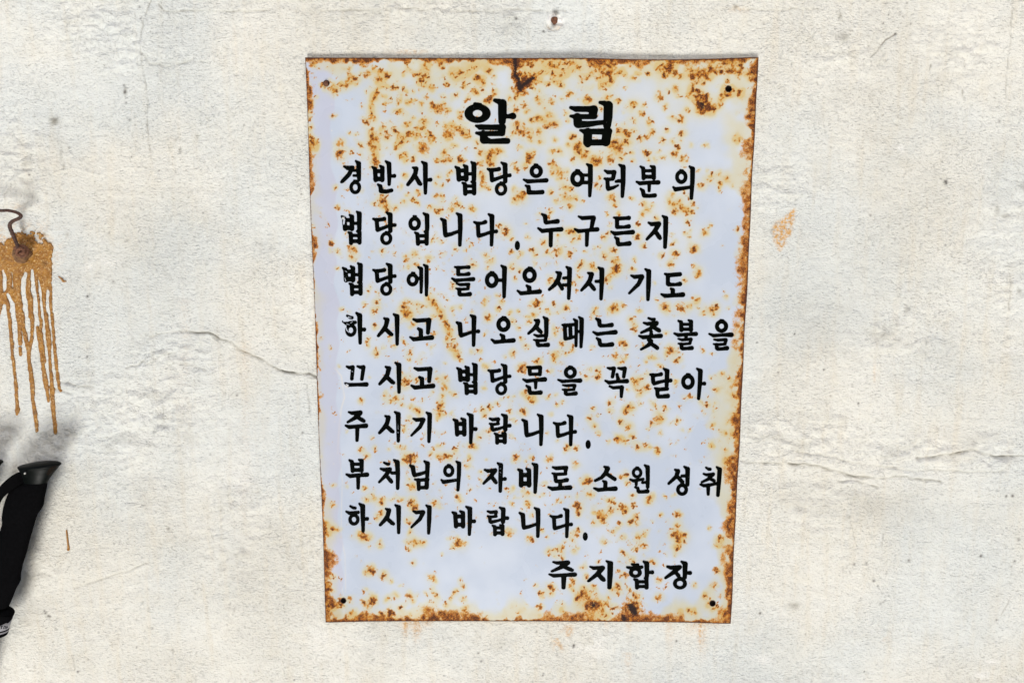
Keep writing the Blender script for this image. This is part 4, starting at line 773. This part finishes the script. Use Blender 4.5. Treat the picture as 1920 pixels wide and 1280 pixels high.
for (x, y, rx, ry) in [(970, 460.4, 5, 8.8), (1102.8, 833, 5, 8.2), (1097.4, 1005.4, 4.8, 7.7)]:
    gx = np.arange(x - 8, x + 9, .6); gy = np.arange(y - 12, y + 13, .6); XX, YY = np.meshgrid(gx, gy)
    link('full_stop', raised('full_stop', ellipse(XX, YY, x, y, rx, ry), gx, gy, lambda a, b: plate_y(a, b) - .00045, .0003), ML, sign)

# ================================================================== BROWN DRIPS
def z5(pts, oy): return [(x / 5, y / 5 + oy, r / 5) for x, y, r in pts]
SXP = 1.0
gx = np.arange(-70, 132, SXP); gy = np.arange(418, 820, SXP); XX, YY = np.meshgrid(gx, gy)
wob = (fbm(len(gy), len(gx), 7, 200, 3) - .5) * 5
F = polygon(XX, YY, [(x / 5, y / 5 + 340) for x, y in [(-260, 560), (-120, 500), (0, 520), (40, 590), (100, 500), (180, 470), (250, 490), (340, 455), (390, 490), (420, 540), (480, 600), (495, 640), (478, 720), (480, 860), (480, 1010), (490, 1280), (-260, 1280)]])
for c in [[(25, 840, 14), (40, 900, 22), (40, 1000, 18), (35, 1030, 8)], [(110, 850, 5), (115, 990, 8)], [(235, 865, 20), (215, 940, 26), (215, 1050, 26), (230, 1150, 28), (240, 1300, 28)], [(298, 840, 20), (303, 960, 22), (310, 1040, 26), (330, 1120, 24), (335, 1300, 26)],
          [(352, 900, 4), (368, 1000, 12), (378, 1100, 16), (400, 1300, 14)], [(445, 1030, 18), (440, 1120, 16), (455, 1300, 18)], [(70, 1060, 16), (110, 1150, 24), (115, 1300, 34)], [(35, 1170, 20), (30, 1300, 44)], [(-60, 900, 20), (-60, 1300, 40)], [(-140, 860, 20), (-140, 1300, 34)],
          [(330, 520, 9), (350, 550, 16), (385, 570, 18)], [(20, 560, 20), (40, 600, 8)], [(0, 540, 16), (-20, 520, 30)]]:
    F = np.maximum(F, -capsule(XX, YY, z5(c, 340)))
G = None
for c in [[(80, -10, 12), (100, 180, 13), (115, 400, 13), (130, 500, 12), (145, 650, 14), (155, 800, 14), (158, 900, 18), (156, 935, 12)], [(172, -10, 22), (182, 150, 17), (186, 275, 16)], [(184, 310, 11), (190, 375, 12)],
          [(200, -10, 20), (215, 120, 17), (238, 220, 19), (262, 320, 18)], [(292, -10, 17), (302, 130, 14), (288, 260, 15), (268, 330, 14)], [(265, 330, 18), (270, 450, 15), (292, 600, 19), (302, 750, 15), (318, 880, 15), (338, 1010, 17), (343, 1088, 14)],
          [(365, -10, 12), (382, 70, 14), (378, 140, 12), (390, 250, 12), (405, 360, 13), (412, 440, 15)], [(345, 115, 8), (365, 240, 13), (388, 400, 14), (405, 500, 17), (425, 640, 24), (440, 720, 12), (453, 812, 12)],
          [(425, -10, 17), (445, 150, 20), (457, 280, 22), (460, 340, 12), (468, 480, 14), (482, 620, 15), (488, 760, 20), (497, 900, 18), (515, 1020, 18), (517, 1105, 14)], [(480, -10, 13), (496, 140, 12), (508, 300, 12), (522, 430, 14), (535, 560, 12), (552, 680, 15), (566, 715, 11)],
          [(-60, -10, 20), (-55, 300, 14), (-50, 600, 12)], [(-160, -10, 18), (-150, 500, 12)]]:
    d = capsule(XX, YY, z5(c, 590)); G = d if G is None else np.minimum(G, d)
F = np.minimum(F, G) + wob * .55
F = F + 9 * sstep(475, 430, YY + 0 * XX) * sstep(.46, .62, fbm(len(gy), len(gx), 4, 208, 2)) - 2.2 * sstep(.60, .42, fbm(len(gy), len(gx), 9, 209, 2)) * (F < 2) * (YY < 500)
Fs = capsule(XX, YY, z5([(545, 890, 3), (570, 910, 6), (590, 935, 11), (618, 938, 4)], 340)); F = np.minimum(F, Fs + wob * .2)
def drip_y(px, py):
    jj = np.clip(((py - gy[0]) / SXP).astype(int), 0, F.shape[0] - 1); ii = np.clip(((px - gx[0]) / SXP).astype(int), 0, F.shape[1] - 1)
    dome = np.sqrt(np.clip(-F[jj, ii], 0, 3.5) / 3.5)
    return np.minimum(wall_y(px, py), 0) - .0003 - .0009 * dome - .0010 * (fbm(F.shape[0], F.shape[1], 3.2, 210, 2)[jj, ii] - .3)
me = raised('resin_drips', F, gx, gy, drip_y, .004)
me.polygons.foreach_set('use_smooth', [True] * len(me.polygons))
drip = link('resin_drips', me, MG, None)
tag(drip, 'dried golden brown resin patch with long drips running down the left of the wall', 'glue drips')
gx2 = np.arange(116, 136, .7); gy2 = np.arange(985, 1036, .7); XX, YY = np.meshgrid(gx2, gy2)
F2 = capsule(XX, YY, [(124, 994, .8), (126, 1010, 1.2), (127.6, 1026, 1.3), (127.8, 1030, 2.4)])
dd = link('resin_drip', raised('resin_drip', F2, gx2, gy2, lambda a, b: wall_y(a, b) * 0 - .0012, .003), MG)
tag(dd, 'single short brown drip on the bare plaster right of the trekking pole', 'glue drip')

# ================================================================== BARE NAIL
nail = thing('bare_nail')
tag(nail, 'rusty nail head in a chipped white spot above the top edge of the sign', 'nail')
blob('nail_head', 1039.5, 38.5, -0.008, 6.4, 7.6, .0026, MIRON_B, nail, 9, .10)
def tube(name, pts, mat, parent, n=12, seed=1, jit=.06, caps=True):
    """tube through world points (x, y, z, r)"""
    rr = random.Random(seed); v_ = []; f = []
    P = [Vector(p[:3]) for p in pts]
    up = Vector((0, -1, 0)); m = len(P)
    for i in range(m):
        t = (P[min(i + 1, m - 1)] - P[max(i - 1, 0)]).normalized()
        a = t.cross(up)
        if a.length < .1: a = t.cross(Vector((1, 0, 0)))
        a.normalize(); b = a.cross(t).normalized(); r = pts[i][3] * (1 + rr.uniform(-jit, jit))
        for k in range(n):
            c = 2 * math.pi * k / n; v_.append(P[i] + (a * math.cos(c) + b * math.sin(c)) * r)
    for i in range(m - 1):
        for k in range(n): f.append((i * n + k, i * n + (k + 1) % n, (i + 1) * n + (k + 1) % n, (i + 1) * n + k))
    if caps: f += [tuple(range(n))[::-1], tuple((m - 1) * n + k for k in range(n))]
    return link(name, mesh(name, v_, f), mat, parent)
def spline(ctrl, per=8):
    out = []; n = len(ctrl)
    for i in range(n - 1):
        p0, p1, p2, p3 = [np.array(ctrl[min(max(k, 0), n - 1)], float) for k in (i - 1, i, i + 1, i + 2)]
        for s in range(per):
            t = s / per
            out.append(.5 * ((2 * p1) + (-p0 + p2) * t + (2 * p0 - 5 * p1 + 4 * p2 - p3) * t ** 2 + (-p0 + 3 * p1 - 3 * p2 + p3) * t ** 3))
    out.append(np.array(ctrl[-1], float)); return out
MM = 0.000635     # metres per photo pixel on the wall
def wire(name, ctrl, mat, parent, seed=1, per=7, jit=.06):
    """ctrl = (photo px, photo py, depth y, radius px)"""
    pts = []
    for (x, y, d, r) in spline(ctrl, per):
        q = P3(x, y, d); pts.append((*q, r * MM))
    return tube(name, pts, mat, parent, seed=seed, jit=jit)
wire('nail_shank', [(1039, 40, -.007, 3.6), (1039, 42, .004, 3.4)], MIRON_B, nail)

# ================================================================== WIRE HOOK
hook = thing('wire_hook')
tag(hook, 'bent rusty iron wire hook twisted round a nail in the brown resin patch', 'hook')
z = lambda x, y: (x / 5, y / 5 + 340)
wire('bent_wire', [(-70, 392, -.024, 2.6), (-30, 394, -.022, 2.7), (*z(10, 275), -.020, 2.7), (*z(70, 273), -.020, 2.7), (*z(130, 284), -.021, 2.7), (*z(175, 302), -.022, 2.8), (*z(196, 326), -.022, 2.9), (*z(172, 350), -.021, 2.8), (*z(125, 370), -.020, 2.9), (*z(95, 398), -.018, 3.0),
                   (*z(94, 435), -.016, 3.3), (*z(118, 490), -.014, 3.3), (*z(140, 545), -.012, 3.1), (*z(165, 605), -.012, 3.1), (*z(172, 640), -.012, 3.2)], MIRON, hook, 3)
co = []
for k in range(15):
    a = math.radians(210 + k * 46); r = 66 - k * 3.7
    co.append((*z(200 + r * 1.05 * math.cos(a), 660 + r * .86 * math.sin(a)), -.009 - .0006 * k, 3.3))
wire('coil', co, MIRON_B, hook, 5, per=5, jit=.09)
blob('nail_head', *z(212, 668), -.010, 6.5, 5.5, .0035, MIRON, hook, 12, .12)
blob('rust_mound', *z(205, 685), -.003, 17, 16, .006, MRUSTM, hook, 14, .10, 28, 14)

# ================================================================== TREKKING POLES
def loft(name, rows, yc, depth, mat, parent, n=24, tilt=(0, 0), capends=True, power=2.0):
    """rows: (xl, yl, xr, yr) outline pairs in photo px at depth yc; depth = half thickness / half width"""
    v_ = []; f = []
    for (xl, yl, xr, yr) in rows:
        A = Vector(P3(xl, yl, yc)); B = Vector(P3(xr, yr, yc)); c = (A + B) / 2; h = (B - A) / 2
        for k in range(n):
            a = 2 * math.pi * k / n; ca, sa = math.cos(a), math.sin(a)
            ca = math.copysign(abs(ca) ** (2 / power), ca); sa = math.copysign(abs(sa) ** (2 / power), sa)
            v_.append(c + h * ca + Vector((0, -h.length * depth * sa, 0)))
    m = len(rows)
    for i in range(m - 1):
        for k in range(n): f.append((i * n + k, (i + 1) * n + k, (i + 1) * n + (k + 1) % n, i * n + (k + 1) % n))
    if capends: f += [tuple(range(n)), tuple((m - 1) * n + k for k in range(n))[::-1]]
    return link(name, mesh(name, v_, f), mat, parent)
def lin(rows, k=4):
    return [tuple(v) for v in spline(rows, k)]
YP = -0.032
def make_pole():
    t = thing('trekking_pole')
    loft('grip_head', lin([(58, 867.5, 96, 864.8), (40, 871.5, 109, 866.8), (34.6, 874, 113.4, 870.4), (36.2, 877.5, 110, 874), (38.5, 882, 104, 882), (40, 886, 99, 888), (41.5, 892, 94, 895), (42, 898, 90, 901), (43, 902, 88, 905)], 3), YP, .50, MPLAS, t, 36)
    # thumb recess on the flared side
    gxx = np.arange(84, 104, .5); gyy = np.arange(872, 893, .5); XX_, YY_ = np.meshgrid(gxx, gyy)
    r_ = raised('side_recess', capsule(XX_, YY_, [(98.5, 876, 1.6), (94, 881, 3.4), (89.5, 888, 2.6)]), gxx, gyy, lambda a, b: np.full(np.shape(a), YP - .0150), .006)
    link('side_recess', r_, MHOLE, t)
    loft('foam_grip', lin([(43, 901.5, 88.2, 904.5), (40, 903, 87.6, 906), (28, 908, 86.6, 912), (20, 918, 84.5, 922), (13, 934, 81.6, 934), (9, 948, 80, 947), (7, 958, 75, 956), (5.6, 970, 68.5, 966), (6, 979, 64, 980), (2, 992, 59, 997), (-3, 1006, 55, 1010), (-6, 1030, 49.5, 1033), (-9, 1050, 43.5, 1052), (-12, 1075, 38, 1075),
        (-16, 1086, 37, 1089), (-22, 1100, 29, 1104), (-28, 1118, 22, 1122), (-34, 1135, 14, 1141)], 3), YP, .46, MBLK, t, 32, power=2.3)
    loft('collar', lin([(-36, 1137, 12, 1142), (-36, 1138, 21, 1143.5), (-37, 1142, 25.5, 1148), (-38, 1147, 25, 1152), (-39, 1152, 22.5, 1157), (-41, 1160, 21.5, 1161)], 3), YP, .55, MBLK, t, 28)
    lb = loft('label_sleeve', [(-41, 1160, 21.3, 1160.5), (-44, 1170, 18.6, 1170), (-47, 1178.5, 15.6, 1178.5)], YP, .5, MALU, t, 28)
    # black ragged print running down over the pale sleeve, and its lettering
    gxx = np.arange(-4, 25, .4); gyy = np.arange(1155, 1181, .4); XX_, YY_ = np.meshgrid(gxx, gyy)
    def front(a, b):
        xl = -41 - (b - 1160) * .33; xr = 21.4 - (b - 1160) * .30; c = (xl + xr) / 2; hw = (xr - xl) / 2
        q = np.clip((a - c) / hw, -1, 1); return YP - hw * MM * .5 * np.sqrt(np.clip(1 - q * q, 0, 1)) * .96 - .0003
    link('print', raised('print', polygon(XX_, YY_, [(-4, 1156), (22, 1156), (21, 1161), (19.8, 1162.5), (17, 1166), (14, 1168), (11.5, 1167), (6, 1170), (1, 1172.5), (-4, 1174)]), gxx, gyy, front, .0004), MBLK, t)
    gxx = np.arange(-5, 18, .25); gyy = np.arange(1170, 1181, .25); XX_, YY_ = np.meshgrid(gxx, gyy)
    for strokes in ([[(4, 1173.6), (1.6, 1173.2), (0.8, 1174.6), (3.2, 1176.4), (2.6, 1178), (0, 1178)]], [[(6.4, 1178.4), (7.6, 1173.4), (9.8, 1173.4), (10, 1175), (9, 1178.2)]], [[(11.2, 1178.2), (12.8, 1173.4)], [(12.8, 1173.4), (13.8, 1176)]]):
        d = None
        for s in strokes:
            e_ = capsule(XX_, YY_, [(x, y, .5) for x, y in s]); d = e_ if d is None else np.minimum(d, e_)
        link('label_mark', raised('label_mark', d, gxx, gyy, front, .0004), MBLK, lb)
    loft('dark_band', [(-47, 1178.3, 16, 1178.3), (-47.5, 1180.4, 15.6, 1180.4)], YP, .52, MBLK, t, 28)
    loft('pale_ring', [(-47.5, 1180.4, 15.4, 1180.4), (-48.5, 1184, 14.6, 1184)], YP, .5, MALU, t, 28)
    loft('lower_cap', lin([(-48.5, 1184, 14.8, 1184), (-50, 1188, 13.4, 1187.5), (-51, 1191, 11.6, 1190.5), (-50, 1193, 6, 1191.8)], 3), YP, .52, MBLK, t, 28)
    loft('shaft', [(-42, 1190, -14, 1190), (-66, 1300, -38, 1300), (-110, 1500, -84, 1500)], YP, 1.0, MALU, t, 24)
    # wrist strap: flat webbing, looped out of the head to the left
    st = spline([(48, 893, 10.5), (36, 896.5, 11.5), (22, 905, 11), (8, 917, 10), (-4, 932, 9), (-12, 955, 9), (-18, 1000, 9), (-26, 1060, 9)], 6)
    v_ = []; f = []
    for i, (x, y, hw) in enumerate(st):
        a = st[max(i - 1, 0)]; b = st[min(i + 1, len(st) - 1)]; tx, ty = b[0] - a[0], b[1] - a[1]; L = math.hypot(tx, ty); nx, ny = -ty / L, tx / L
        for (s, dy) in ((-1, -.0012), (1, -.0012), (1, .0012), (-1, .0012)):
            v_.append(P3(x + nx * hw * s, y + ny * hw * s, YP - .002 + dy - .006 * math.sin(i * .12)))
    for i in range(len(st) - 1):
        for k in range(4): f.append((i * 4 + k, i * 4 + (k + 1) % 4, (i + 1) * 4 + (k + 1) % 4, (i + 1) * 4 + k))
    link('wrist_strap', mesh('wrist_strap', v_, f, False), MWEB, t)
    blob('strap_pin', 46.8, 887, YP - .0135, 1.7, 1.9, .0012, MWHT, t, 3, .04, 14, 8)
    return t
pole = make_pole()
tag(pole, 'black trekking pole with flared grip head hanging at the lower left of the wall', 'trekking pole', 'trekking poles hanging on the wall')
p2 = pole.copy(); COL.objects.link(p2)
for ch in list(pole.children):
    c = ch.copy(); COL.objects.link(c); c.parent = p2
    for g in ch.children:
        d = g.copy(); COL.objects.link(d); d.parent = c
p2.location = (-0.0690 , 0.002, 0.0015)
p2['label'] = 'second trekking pole, only the tip of its grip head showing at the left edge'
